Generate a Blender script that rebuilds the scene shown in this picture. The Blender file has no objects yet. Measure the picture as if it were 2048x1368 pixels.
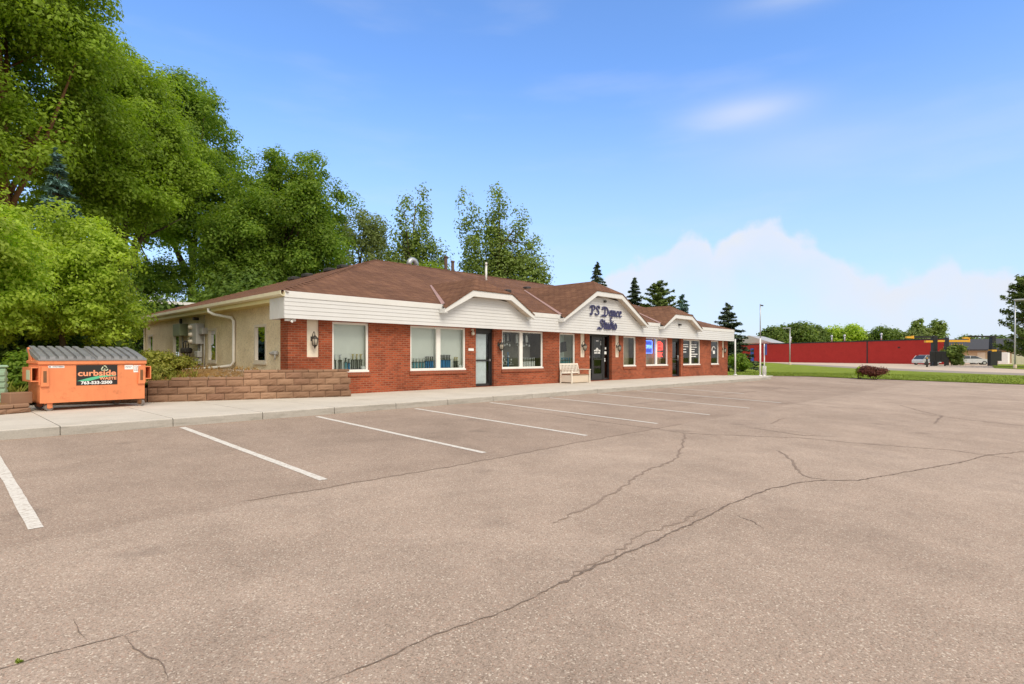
import bpy, math, random
import numpy as np
from mathutils import Vector, Matrix
random.seed(7)
RNG = np.random.default_rng(11)
R = math.radians
SC = bpy.context.scene
COL = SC.collection

# ------------------------------------------------------------------ camera, world, sun, exposure
YAW = math.atan(1075 / 1125)                     # the facade runs along +X, the view is turned 43.7 deg from it
cam = bpy.data.cameras.new('camera'); camo = bpy.data.objects.new('camera', cam); COL.objects.link(camo)
cam.sensor_width = 36; cam.lens = 1125 / 2048 * 36; cam.shift_y = 31 / 2048; cam.clip_start = .05; cam.clip_end = 3000
camo.location = (0, 0, 1.12); camo.rotation_euler = (R(90), 0, YAW - R(90))
SC.camera = camo
SUN_EL, SUN_AZ = 46, -106                         # direction towards the sun, azimuth from +X
SC.view_settings.view_transform = 'Standard'; SC.view_settings.look = 'None'
SC.view_settings.gamma = 1; SC.view_settings.use_curve_mapping = False
SC.view_settings.exposure = 0.7
SC.cycles.max_bounces = 8; SC.cycles.transparent_max_bounces = 12
SC.cycles.use_denoising = True

def world():
    w = bpy.data.worlds.new('World'); SC.world = w; w.use_nodes = True
    nt = w.node_tree; N = nt.nodes; L = nt.links; N.clear()
    def n(t, **k):
        o = N.new(t)
        for a, b in k.items(): setattr(o, a, b)
        return o
    def m(op, a, b=None, c=None, clamp=False):
        o = n('ShaderNodeMath', operation=op, use_clamp=clamp)
        for i, v in enumerate((a, b, c)):
            if v is None: continue
            if isinstance(v, (int, float)): o.inputs[i].default_value = v
            else: L.new(v, o.inputs[i])
        return o.outputs[0]
    sky = n('ShaderNodeTexSky', sky_type='NISHITA'); sky.sun_disc = False
    sky.sun_elevation = R(SUN_EL); sky.sun_rotation = R(90 - SUN_AZ); sky.air_density = 1.0; sky.dust_density = .6; sky.ozone_density = 1.6
    tint = n('ShaderNodeMix', data_type='RGBA', blend_type='MULTIPLY'); tint.inputs[0].default_value = 1
    L.new(sky.outputs[0], tint.inputs[6]); tint.inputs[7].default_value = SKY_TINT
    tc = n('ShaderNodeTexCoord'); sp = n('ShaderNodeSeparateXYZ'); L.new(tc.outputs['Generated'], sp.inputs[0])
    x, y, z = sp.outputs
    az = m('ARCTAN2', y, x)                                   # 0 along +X
    hz = m('SQRT', m('ADD', m('MULTIPLY', x, x), m('MULTIPLY', y, y)))
    el = m('DIVIDE', z, m('MAXIMUM', hz, .001))               # tan of elevation
    # heaped cloud bank low over the horizon: height of its top over azimuth
    mp = n('ShaderNodeMapRange'); L.new(az, mp.inputs[0]); mp.inputs[1].default_value = R(-10); mp.inputs[2].default_value = R(50)
    cr = n('ShaderNodeValToRGB'); L.new(mp.outputs[0], cr.inputs[0])
    prof = [(2048, 545), (2010, 538), (1960, 520), (1926, 530), (1905, 513), (1880, 518), (1830, 540), (1780, 562), (1740, 546), (1665, 508),
            (1640, 482), (1600, 458), (1560, 436), (1500, 436), (1478, 446), (1455, 474), (1425, 486), (1414, 462), (1385, 460), (1345, 484), (1300, 512), (1260, 518), (1225, 528), (1205, 560)]
    pts = []
    for px, py in prof:
        t = (px - 1024) / 1125; a = YAW - math.atan(t)
        pts.append(((math.degrees(a) + 10) / 60, (715 - py) / 1125 / math.sqrt(1 + t * t)))
    pts = [(0.0, .10)] + sorted(pts) + [(pts[-1][0] + .05, .08), (1.0, .10)]
    e = cr.color_ramp.elements
    while len(e) > 1: e.remove(e[0])
    e[0].position = pts[0][0]; e[0].color = (pts[0][1] * 4,) * 3 + (1,)
    for p, v in pts[1:]:
        q = e.new(p); q.color = (v * 4,) * 3 + (1,)
    top = m('MULTIPLY', cr.outputs[0], .25)
    nz = n('ShaderNodeTexNoise'); nz.inputs['Scale'].default_value = 26; nz.inputs['Detail'].default_value = 7; nz.inputs['Roughness'].default_value = .62
    L.new(tc.outputs['Generated'], nz.inputs[0])
    vo = n('ShaderNodeTexVoronoi', feature='SMOOTH_F1'); vo.inputs['Scale'].default_value = 24; vo.inputs['Smoothness'].default_value = .3; L.new(tc.outputs['Generated'], vo.inputs['Vector'])
    top = m('ADD', top, m('MULTIPLY', m('SUBTRACT', nz.outputs[0], .5), .045)); top = m('ADD', top, m('MULTIPLY', m('SUBTRACT', .35, vo.outputs['Distance']), .022))
    depth = m('SUBTRACT', top, el)
    mask = n('ShaderNodeMapRange', interpolation_type='SMOOTHSTEP'); L.new(depth, mask.inputs[0]); mask.inputs[1].default_value = -.006; mask.inputs[2].default_value = .016
    fade = n('ShaderNodeMapRange', interpolation_type='SMOOTHSTEP'); L.new(depth, fade.inputs[0]); fade.inputs[1].default_value = .0; fade.inputs[2].default_value = .15
    fade.inputs[3].default_value = .85; fade.inputs[4].default_value = .28
    n3 = n('ShaderNodeTexNoise'); n3.inputs['Scale'].default_value = 9; n3.inputs['Detail'].default_value = 6; n3.inputs['Roughness'].default_value = .6; L.new(tc.outputs['Generated'], n3.inputs[0])
    m1 = m('MULTIPLY', m('MULTIPLY', mask.outputs[0], fade.outputs[0]), m('ADD', .55, m('MULTIPLY', n3.outputs[0], .95)), clamp=True)
    # thin high streaks
    mpg = n('ShaderNodeMapping'); L.new(tc.outputs['Generated'], mpg.inputs[0]); mpg.inputs['Scale'].default_value = (1.6, 1.6, 7.5); mpg.inputs['Location'].default_value = (.35, .1, .2)
    n2 = n('ShaderNodeTexNoise'); n2.inputs['Scale'].default_value = 2.2; n2.inputs['Detail'].default_value = 5; n2.inputs['Roughness'].default_value = .5; L.new(mpg.outputs[0], n2.inputs[0])
    st = n('ShaderNodeMapRange', interpolation_type='SMOOTHSTEP'); L.new(n2.outputs[0], st.inputs[0]); st.inputs[1].default_value = .47; st.inputs[2].default_value = .75; st.inputs[4].default_value = .13
    # one soft wisp
    def blob(px, py, sa, se, amp):
        t = (px - 1024) / 1125; a0 = YAW - math.atan(t); e0 = (715 - py) / 1125 / math.sqrt(1 + t * t)
        da = m('DIVIDE', m('SUBTRACT', az, a0), sa); de = m('DIVIDE', m('ADD', m('SUBTRACT', el, e0), m('MULTIPLY', m('SUBTRACT', n2.outputs[0], .5), .05)), se)
        g = m('POWER', 2.718, m('MULTIPLY', m('ADD', m('MULTIPLY', da, da), m('MULTIPLY', de, de)), -1.0))
        return m('MULTIPLY', g, amp)
    b1 = m('ADD', blob(1490, 225, .085, .028, .58), blob(1620, 300, .16, .045, .2))
    b1 = m('ADD', b1, blob(1600, -4, .09, .02, .3))
    al = m('ADD', m1, m('MULTIPLY', m('ADD', st.outputs[0], b1), m('SUBTRACT', 1, m1)), clamp=True)
    # whitening of the air towards the horizon
    hzf = n('ShaderNodeMapRange', interpolation_type='SMOOTHSTEP'); L.new(el, hzf.inputs[0]); hzf.inputs[1].default_value = .54; hzf.inputs[2].default_value = -.06
    hzf.inputs[3].default_value = 0; hzf.inputs[4].default_value = .70
    hm = n('ShaderNodeMix', data_type='RGBA'); L.new(hzf.outputs[0], hm.inputs[0]); L.new(tint.outputs[2], hm.inputs[6]); hm.inputs[7].default_value = HORIZON
    mx = n('ShaderNodeMix', data_type='RGBA'); L.new(al, mx.inputs[0]); L.new(hm.outputs[2], mx.inputs[6]); mx.inputs[7].default_value = CLOUD
    # bright cloud sheet added behind and above the view, unseen: soft white fill light
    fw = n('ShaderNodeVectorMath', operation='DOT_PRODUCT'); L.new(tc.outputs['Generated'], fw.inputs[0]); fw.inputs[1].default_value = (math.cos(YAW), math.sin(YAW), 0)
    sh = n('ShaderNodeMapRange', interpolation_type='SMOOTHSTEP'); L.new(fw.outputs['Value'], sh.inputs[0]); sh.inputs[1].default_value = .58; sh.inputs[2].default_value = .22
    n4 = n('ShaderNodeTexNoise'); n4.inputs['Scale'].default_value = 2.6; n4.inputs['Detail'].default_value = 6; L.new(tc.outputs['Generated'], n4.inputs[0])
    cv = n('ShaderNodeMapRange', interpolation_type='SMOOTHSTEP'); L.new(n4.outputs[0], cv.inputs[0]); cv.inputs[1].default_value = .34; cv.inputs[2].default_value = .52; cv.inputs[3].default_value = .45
    bk = n('ShaderNodeMix', data_type='RGBA'); L.new(m('MULTIPLY', sh.outputs[0], cv.outputs[0]), bk.inputs[0]); L.new(mx.outputs[2], bk.inputs[6]); bk.inputs[7].default_value = FILL_SHEET
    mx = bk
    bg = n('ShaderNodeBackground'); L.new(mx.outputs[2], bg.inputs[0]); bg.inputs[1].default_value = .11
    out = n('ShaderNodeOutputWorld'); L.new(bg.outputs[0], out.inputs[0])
SKY_TINT = (.97, 1.27, 1.66, 1)
FILL_SHEET = (5.9, 5.65, 5.25, 1)
HORIZON = (3.35, 3.78, 5.0, 1)
CLOUD = (4.5, 4.75, 5.25, 1)
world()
sun = bpy.data.lights.new('sun', 'SUN'); sun.energy = 1.6; sun.angle = R(28); sun.color = (1, .90, .75)
suno = bpy.data.objects.new('sun', sun); COL.objects.link(suno); suno.location = (20, -20, 40)
sd = Vector((math.cos(R(SUN_EL)) * math.cos(R(SUN_AZ)), math.cos(R(SUN_EL)) * math.sin(R(SUN_AZ)), math.sin(R(SUN_EL))))
suno.rotation_euler = sd.to_track_quat('Z', 'Y').to_euler()

# ------------------------------------------------------------------ materials
class NT:
    def __init__(s, name):
        s.m = bpy.data.materials.new(name); s.m.use_nodes = True; s.nt = s.m.node_tree; s.b = s.nt.nodes['Principled BSDF']
        s.out = s.nt.nodes['Material Output']
    def n(s, t, **k):
        o = s.nt.nodes.new(t)
        for a, b in k.items(): setattr(o, a, b)
        return o
    def l(s, a, b): s.nt.links.new(a, b)
    def co(s, kind='Object', scale=None):
        o = s.n('ShaderNodeTexCoord').outputs[kind]
        if scale is not None:
            mp = s.n('ShaderNodeMapping'); s.l(o, mp.inputs[0]); mp.inputs['Scale'].default_value = scale; o = mp.outputs[0]
        return o
    def geo(s):                                    # world position, so that joined or copied parts never share a pattern origin
        return s.n('ShaderNodeNewGeometry').outputs['Position']
    def noise(s, vec, sc, det=4, ro=.55, dist=0):
        o = s.n('ShaderNodeTexNoise'); s.l(vec, o.inputs[0]); o.inputs['Scale'].default_value = sc; o.inputs['Detail'].default_value = det
        o.inputs['Roughness'].default_value = ro; o.inputs['Distortion'].default_value = dist; return o.outputs[0]
    def ramp(s, f, stops, interp='LINEAR'):
        o = s.n('ShaderNodeValToRGB'); s.l(f, o.inputs[0]); e = o.color_ramp.elements; o.color_ramp.interpolation = interp
        while len(e) > 1: e.remove(e[0])
        for i, (p, c) in enumerate(stops):
            c = (c,) * 3 if isinstance(c, (int, float)) else c
            q = e[0] if i == 0 else e.new(p)
            q.position = p; q.color = tuple(c) + (1,)
        return o.outputs[0]
    def mix(s, f, a, b, mode='MIX'):
        o = s.n('ShaderNodeMix', data_type='RGBA', blend_type=mode)
        for i, v in ((0, f), (6, a), (7, b)):
            if isinstance(v, (int, float)): o.inputs[i].default_value = v
            elif isinstance(v, tuple): o.inputs[i].default_value = v + (1,)
            else: s.l(v, o.inputs[i])
        return o.outputs[2]
    def math(s, op, a, b=0.0):
        o = s.n('ShaderNodeMath', operation=op)
        for i, v in enumerate((a, b)):
            if isinstance(v, (int, float)): o.inputs[i].default_value = v
            else: s.l(v, o.inputs[i])
        return o.outputs[0]
    def bump(s, h, st=.3, d=.01):
        o = s.n('ShaderNodeBump'); s.l(h, o.inputs['Height']); o.inputs['Strength'].default_value = st; o.inputs['Distance'].default_value = d
        s.l(o.outputs[0], s.b.inputs['Normal'])
    def fin(s, col=None, rough=.7, metal=0, spec=None):
        if col is not None:
            if isinstance(col, tuple): s.b.inputs['Base Color'].default_value = col + (1,)
            else: s.l(col, s.b.inputs['Base Color'])
        if isinstance(rough, (int, float)): s.b.inputs['Roughness'].default_value = rough
        else: s.l(rough, s.b.inputs['Roughness'])
        s.b.inputs['Metallic'].default_value = metal
        if spec is not None: s.b.inputs['Specular IOR Level'].default_value = spec
        return s.m

def paint(name, c, rough=.5, var=.12, metal=0, sc=3.0, dirt=None, streak=None):
    t = NT(name); g = t.geo(); f = t.noise(g, sc, 6, .65)
    a = tuple(max(0, v * (1 - var)) for v in c); b = tuple(min(1, v * (1 + var)) for v in c)
    col = t.ramp(f, [(.3, a), (.7, b)])
    if dirt:
        d = t.ramp(t.noise(g, sc * 2.3, 8, .7), [(.55, 0.), (.72, 1.)])
        col = t.mix(t.math('MULTIPLY', d, dirt[1]), col, dirt[0])
    if streak:
        mp = t.n('ShaderNodeMapping'); t.l(g, mp.inputs[0]); mp.inputs['Scale'].default_value = (5, 5, .5)
        d = t.ramp(t.noise(mp.outputs[0], 2.2, 6, .65), [(.5, 0.), (.74, 1.)]); col = t.mix(t.math('MULTIPLY', d, streak[1]), col, streak[0])
    return t.fin(col, rough, metal)

def asphalt():
    t = NT('asphalt'); g = t.geo()
    big = t.ramp(t.noise(g, .16, 5, .6, .6), [(.3, (.312, .242, .192)), (.52, (.366, .287, .230)), (.72, (.408, .324, .262))])
    mid = t.ramp(t.noise(g, 1.1, 6, .7), [(.25, .84), (.75, 1.12)])
    col = t.mix(1.0, big, mid, 'MULTIPLY')
    v = t.n('ShaderNodeTexVoronoi'); t.l(g, v.inputs['Vector']); v.inputs['Scale'].default_value = 105
    sp = t.n('ShaderNodeSeparateColor'); t.l(v.outputs['Color'], sp.inputs[0])
    st = t.ramp(sp.outputs[0], [(0, (.66, .65, .64)), (.25, (.88, .87, .86)), (.55, (1, 1, 1)), (.8, (1.0, 1.0, 1.0)), (.9, (1.0, .98, .95)), (1, (1, 1, 1))])
    lite = t.ramp(sp.outputs[1], [(.88, 0.), (.94, .3), (.99, .65)])
    red = t.ramp(sp.outputs[2], [(.88, 0.), (.94, .35)])
    v2 = t.n('ShaderNodeTexVoronoi'); t.l(g, v2.inputs['Vector']); v2.inputs['Scale'].default_value = 210
    fine = t.ramp(v2.outputs['Color'], [(.1, .72), (.9, 1.25)])
    col = t.mix(1.0, col, st, 'MULTIPLY'); col = t.mix(.8, col, fine, 'MULTIPLY')
    col = t.mix(red, col, (.40, .24, .175)); col = t.mix(lite, col, (.62, .54, .44))
    col = t.mix(1.0, col, (1.16, 1.16, 1.16), 'MULTIPLY')
    rub = t.ramp(t.noise(g, .55, 6, .72, .4), [(.56, 0.), (.72, .22)])
    col = t.mix(rub, col, (.17, .14, .125))
    pat = t.ramp(t.noise(g, .42, 7, .68, .8), [(.32, .88), (.5, 1.0), (.68, 1.07)]); col = t.mix(1.0, col, pat, 'MULTIPLY')
    sy = t.n('ShaderNodeSeparateXYZ'); t.l(g, sy.inputs[0])          # two paving lanes: the one along the bays is older and darker
    lane = t.ramp(t.math('MULTIPLY', t.math('ADD', sy.outputs[1], t.math('MULTIPLY', t.noise(g, 1.5, 5, .7), .16)), .1), [(.586, (1.03, 1.03, 1.03)), (.594, (.935, .925, .92))]); col = t.mix(1.0, col, lane, 'MULTIPLY')
    ov = t.n('ShaderNodeTexVoronoi'); t.l(g, ov.inputs['Vector']); ov.inputs['Scale'].default_value = .62
    oil = t.ramp(t.math('ADD', ov.outputs['Distance'], t.math('MULTIPLY', t.noise(g, 5, 5), .22)), [(.15, .3), (.25, 0.)]); col = t.mix(oil, col, (.10, .082, .07))
    t.bump(t.math('ADD', t.math('MULTIPLY', v.outputs['Distance'], -.6), t.noise(g, 14, 4)), .45, .004)
    return t.fin(col, .95, spec=.03)

def brick(name, a, b, mort, course=.0677, length=.203, msz=.011, wear=1.0):
    t = NT(name); g = t.geo(); s = t.n('ShaderNodeSeparateXYZ'); t.l(g, s.inputs[0])
    c = t.n('ShaderNodeCombineXYZ'); t.l(t.math('ADD', s.outputs[0], s.outputs[1]), c.inputs[0]); t.l(s.outputs[2], c.inputs[1])
    br = t.n('ShaderNodeTexBrick'); t.l(c.outputs[0], br.inputs[0]); br.inputs['Scale'].default_value = 1
    br.inputs['Brick Width'].default_value = length; br.inputs['Row Height'].default_value = course; br.inputs['Mortar Size'].default_value = msz
    br.inputs['Mortar Smooth'].default_value = .3; br.inputs['Bias'].default_value = -.1
    br.inputs['Color1'].default_value = a + (1,); br.inputs['Color2'].default_value = b + (1,); br.inputs['Mortar'].default_value = mort + (1,)
    col = t.mix(1.0, br.outputs[0], t.ramp(t.noise(g, .8, 6, .7), [(.28, 1 - .38 * wear), (.5, 1.), (.75, 1 + .28 * wear)]), 'MULTIPLY')
    pale = t.ramp(t.noise(g, 9, 5, .7), [(.63, 0.), (.75, .35 * wear)])
    col = t.mix(pale, col, (.5, .24, .14))
    soot = t.ramp(t.noise(g, 1.6, 7, .75), [(.6, 0.), (.78, .5 * wear)])
    col = t.mix(soot, col, (.07, .03, .022))
    t.bump(t.math('MULTIPLY', br.outputs['Fac'], -1), .6, .012)
    return t.fin(col, .85, spec=.2)

def shingle():
    t = NT('roof_shingle'); g = t.geo(); s = t.n('ShaderNodeSeparateXYZ'); t.l(g, s.inputs[0])
    c = t.n('ShaderNodeCombineXYZ'); t.l(t.math('ADD', s.outputs[0], t.math('MULTIPLY', s.outputs[1], .9)), c.inputs[0]); t.l(t.math('MULTIPLY', s.outputs[2], 2.9), c.inputs[1])
    br = t.n('ShaderNodeTexBrick'); t.l(c.outputs[0], br.inputs[0]); br.inputs['Scale'].default_value = 1
    br.inputs['Brick Width'].default_value = .31; br.inputs['Row Height'].default_value = .145; br.inputs['Mortar Size'].default_value = .012
    br.inputs['Color1'].default_value = (.225, .115, .066, 1); br.inputs['Color2'].default_value = (.155, .077, .045, 1); br.inputs['Mortar'].default_value = (.10, .046, .03, 1)
    br.inputs['Bias'].default_value = 0
    col = t.mix(1.0, br.outputs[0], t.ramp(t.noise(g, .7, 7, .75), [(.25, .66), (.75, 1.34)]), 'MULTIPLY')
    col = t.mix(1.0, col, t.ramp(t.noise(g, 60, 2), [(.3, .8), (.7, 1.2)]), 'MULTIPLY')
    col = t.mix(t.ramp(t.noise(g, 5, 6, .7), [(.62, 0.), (.8, .4)]), col, (.24, .13, .09))
    t.bump(t.math('ADD', t.math('MULTIPLY', br.outputs['Fac'], -1), t.noise(g, 40)), .5, .01)
    return t.fin(col, .93, spec=.15)

def stucco():
    t = NT('stucco'); g = t.geo()
    col = t.ramp(t.noise(g, 1.2, 7, .7), [(.3, (.66, .56, .38)), (.6, (.82, .72, .52)), (.8, (.86, .77, .58))])
    f = t.noise(g, 17, 6, .72, 1.2)
    col = t.mix(1.0, col, t.ramp(f, [(.32, .62), (.48, 1.), (.7, 1.12)]), 'MULTIPLY')
    t.bump(f, .9, .02); return t.fin(col, .95, spec=.1)

def concrete(name, a, b, stain=.3, low=None):
    t = NT(name); g = t.geo()
    col = t.ramp(t.noise(g, .9, 8, .72), [(.3, a), (.68, b)])
    col = t.mix(1.0, col, t.ramp(t.noise(g, 45, 3, .7), [(.25, .88), (.75, 1.1)]), 'MULTIPLY')
    sc = t.co('Object'); mp = t.n('ShaderNodeMapping'); t.l(g, mp.inputs[0]); mp.inputs['Scale'].default_value = (1, 1, 7)
    d = t.ramp(t.noise(mp.outputs[0], 1.7, 7, .7), [(.5, 0.), (.75, stain)])
    col = t.mix(d, col, low or tuple(v * .5 for v in a))
    t.bump(t.noise(g, 60, 4), .25, .004); return t.fin(col, .95, spec=.05)

def island(name, stops, rough=.6, trans=0.0, vs=.25, tcol=None, spec=.25):
    t = NT(name); r = t.n('ShaderNodeNewGeometry').outputs['Random Per Island']
    col = t.ramp(r, stops)
    h = t.noise(t.geo(), .45, 3); col = t.mix(1.0, col, t.ramp(h, [(.3, 1 - vs), (.7, 1 + vs)]), 'MULTIPLY')
    t.fin(col, rough, spec=spec)
    if trans:
        tr = t.n('ShaderNodeBsdfTranslucent'); t.l(t.mix(1.0, col, tcol or (1.5, 1.5, .55), 'MULTIPLY'), tr.inputs[0])
        ms = t.n('ShaderNodeMixShader'); ms.inputs[0].default_value = trans
        t.l(t.b.outputs[0], ms.inputs[1]); t.l(tr.outputs[0], ms.inputs[2]); t.l(ms.outputs[0], t.out.inputs[0])
    return t.m

def glass(name, tint=(.9, .95, .93), refl=1.0):
    t = NT(name); tr = t.n('ShaderNodeBsdfTransparent'); tr.inputs[0].default_value = tint + (1,)
    gl = t.n('ShaderNodeBsdfGlossy'); gl.inputs['Roughness'].default_value = .02; gl.inputs[0].default_value = (.95, .97, 1, 1)
    fr = t.n('ShaderNodeFresnel'); fr.inputs[0].default_value = 1.5
    f = t.math('MULTIPLY', fr.outputs[0], .8 * refl)
    ms = t.n('ShaderNodeMixShader'); t.l(f, ms.inputs[0]); t.l(tr.outputs[0], ms.inputs[1]); t.l(gl.outputs[0], ms.inputs[2]); t.l(ms.outputs[0], t.out.inputs[0])
    return t.m

def emit(name, c, s):
    t = NT(name); t.b.inputs['Base Color'].default_value = c + (1,); t.b.inputs['Emission Color'].default_value = c + (1,); t.b.inputs['Emission Strength'].default_value = s
    return t.m

def grass_mat():
    t = NT('grass'); g = t.geo()
    col = t.ramp(t.noise(g, .35, 6, .7), [(.3, (.17, .225, .03)), (.55, (.23, .29, .04)), (.75, (.29, .33, .06))])
    col = t.mix(1.0, col, t.ramp(t.noise(g, 6, 6, .8), [(.3, .7), (.7, 1.3)]), 'MULTIPLY')
    t.bump(t.noise(g, 30, 4, .8), 1, .05); return t.fin(col, .95, spec=.05)

def soil_mat():
    t = NT('mulch_soil'); g = t.geo()
    col = t.ramp(t.noise(g, 1.3, 7, .75), [(.3, (.20, .115, .045)), (.5, (.36, .21, .085)), (.7, (.44, .29, .14))])
    v = t.n('ShaderNodeTexVoronoi'); t.l(g, v.inputs['Vector']); v.inputs['Scale'].default_value = 28
    col = t.mix(1.0, col, t.ramp(v.outputs['Color'], [(.1, .55), (.9, 1.35)]), 'MULTIPLY')
    t.bump(v.outputs['Distance'], 1, .03); return t.fin(col, .95, spec=.1)

M = dict(
    asphalt=asphalt(),
    brick=brick('red_brick', (.37, .083, .034), (.20, .042, .019), (.30, .135, .08)),
    sill=brick('sill_brick', (.37, .09, .04), (.27, .06, .03), (.28, .14, .09), course=.3, length=.075),
    redwall=brick('painted_red_block', (.47, .040, .034), (.44, .037, .031), (.40, .033, .028), course=.2, length=.4, msz=.012, wear=.25),
    shingle=shingle(), stucco=stucco(),
    cream=paint('cream_panel', (.78, .70, .56), .7, .06),
    siding=paint('white_siding', (.62, .62, .61), .45, .035, sc=.7, dirt=((.52, .5, .44), .16), streak=((.5, .49, .45), .12)),
    trim=paint('cream_white_trim', (.68, .678, .655), .45, .04, dirt=((.55, .52, .45), .2)),
    soffit=paint('soffit_tan', (.55, .47, .38), .7, .06), soffit2=paint('eave_soffit', (.70, .63, .33), .7, .06),
    gutter=paint('gutter_cream', (.78, .72, .52), .45, .05, dirt=((.4, .38, .28), .3)),
    downspout=paint('downspout_white', (.78, .76, .70), .45, .05, dirt=((.4, .36, .28), .35)),
    flash=paint('pink_flashing', (.40, .235, .175), .5, .1),
    winframe=paint('window_frame_white', (.80, .785, .74), .45, .04), sideframe=paint('side_window_frame', (.66, .60, .49), .6, .05),
    glass=glass('window_glass'), darkglass=glass('side_window_glass', (.35, .4, .33), 1.3), doorglass=glass('door_glass', (.7, .72, .7), 1.2),
    shade=paint('roller_shade', (.80, .81, .76), .8, .05, sc=.8), shade_tan=paint('tan_shade', (.44, .36, .27), .8, .08),
    curtain=paint('sheer_curtain', (.86, .88, .90), .8, .1, sc=7), greenwall=paint('pale_green_wall', (.62, .70, .62), .8, .05),
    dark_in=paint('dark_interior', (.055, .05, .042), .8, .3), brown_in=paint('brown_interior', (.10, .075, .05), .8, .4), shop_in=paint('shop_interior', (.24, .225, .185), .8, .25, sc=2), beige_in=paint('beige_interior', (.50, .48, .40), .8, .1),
    blackmetal=paint('black_metal', (.02, .02, .021), .4, .2), bronze=paint('dark_bronze', (.05, .045, .04), .45, .25, metal=.3),
    lampglass=paint('lamp_glass', (.55, .5, .4), .2, .1), white=paint('white_paint', (.8, .8, .78), .5, .05), silver=paint('silver_metal', (.6, .6, .6), .3, .1, metal=.8),
    steel=paint('galvanised_steel', (.42, .44, .47), .4, .15, metal=.5), greybox=paint('grey_enamel', (.42, .42, .40), .5, .08), oldgreen=paint('green_enamel', (.20, .23, .13), .6, .1),
    concrete=concrete('sidewalk_concrete', (.54, .49, .415), (.64, .585, .505), .25), curb=concrete('kerb_concrete', (.36, .335, .295), (.46, .43, .385), .7, (.19, .175, .145)),
    farpave=concrete('pale_pavement', (.52, .42, .325), (.62, .51, .40), .2), street=concrete('street_asphalt', (.29, .25, .21), (.36, .315, .265), .3),
    stripe=NT('stripe').fin((.8, .8, .78)), crack=None, grass=grass_mat(), soil=soil_mat(),
    block=island('retaining_block', [(0, (.21, .122, .078)), (.4, (.265, .157, .10)), (.7, (.31, .19, .122)), (1, (.23, .13, .085))], .92, vs=.3, spec=.1),
    orange=paint('orange_paint', (.77, .248, .098), .5, .07, sc=2, dirt=((.36, .11, .04), .6), streak=((.5, .17, .07), .4)), orangedark=paint('inner_orange', (.55, .13, .035), .6, .1),
    lid=paint('black_plastic_lid', (.20, .20, .20), .45, .2, dirt=((.3, .28, .25), .4)), rubber=paint('grey_rubber', (.22, .19, .17), .8, .1), rust=paint('rusty_steel', (.23, .11, .05), .7, .3, metal=.3),
    decal=NT('decal_black').fin((.018, .016, .015), .4), decal_orange=NT('decal_orange').fin((.85, .33, .17), .5), decal_green=NT('decal_green').fin((.10, .50, .28), .5),
    decal_white=NT('decal_white').fin((.85, .85, .83), .5), decal_grey=NT('decal_grey').fin((.15, .16, .18), .5), decal_pale=NT('decal_pale_green').fin((.55, .62, .42), .5),
    utility=paint('utility_green', (.29, .43, .29), .5, .06), tan=paint('bench_beige', (.60, .50, .39), .55, .05), benchwhite=paint('bench_white', (.78, .72, .62), .5, .05), benchseat=paint('bench_seat_brown', (.30, .17, .10), .6, .1),
    signside=paint('sign_return', (.10, .10, .22), .4, .1), signblue=paint('sign_blue', (.014, .014, .085), .35, .1), neonblue=emit('neon_blue', (.12, .26, 1.0), 1.8), neonpanel=emit('blue_lit_panel', (.03, .08, .50), .35), neonred=emit('neon_red', (1.0, .06, .04), 1.5), neonredp=emit('red_lit_panel', (.5, .02, .015), .3),
    trophyblue=paint('trophy_blue', (.03, .19, .42), .3, .2), trophyteal=paint('trophy_teal', (.12, .33, .40), .3, .2), trophyblack=paint('trophy_black', (.03, .03, .03), .3, .2), gold=paint('trophy_gold', (.45, .36, .10), .35, .1, metal=.6),
    bark=island('bark', [(0, (.085, .065, .045)), (1, (.12, .09, .06))], .95, vs=.4, spec=.05), barkred=island('reddish_bark', [(0, (.19, .10, .05)), (1, (.24, .13, .06))], .95, vs=.4, spec=.05),
    yellow=paint('yellow_paint', (.80, .42, .03), .5, .06), charcoal=paint('charcoal_panel', (.016, .016, .017), .5, .15), tanwall=paint('tan_wall', (.60, .47, .30), .85, .08, sc=.5), greyroof=paint('grey_roof', (.055, .055, .058), .85, .12),
    handicap=paint('handicap_blue', (.03, .09, .42), .4, .1), carwhite=paint('white_car_paint', (.62, .64, .66), .2, .05), cardark=paint('dark_car_paint', (.16, .15, .17), .2, .1), tyre=paint('tyre', (.02, .02, .02), .8, .1), carglass=NT('car_glass').fin((.05, .06, .07), .05),
    navy=paint('dark_navy_wall', (.035, .04, .06), .7, .1), woodpole=paint('brown_pipe', (.10, .06, .045), .8, .2),
)
_t = NT('crack'); _g = _t.geo()
M['crack'] = _t.fin(_t.ramp(_t.noise(_g, 35, 5, .8), [(.3, (.11, .085, .07)), (.7, (.28, .215, .175))]), .95, spec=.05)
_t = NT('seam'); _g = _t.geo()
M['seam'] = _t.fin(_t.ramp(_t.noise(_g, 40, 5, .8), [(.3, (.225, .17, .135)), (.7, (.34, .26, .205))]), .95, spec=.1)
_t = NT('stripe_paint'); _g = _t.geo()
M['stripe'] = _t.fin(_t.mix(_t.ramp(_t.noise(_g, 22, 7, .8), [(.47, 0.), (.64, .7)]), (.72, .68, .61), (.35, .27, .21)), .8, spec=.2)
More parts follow.
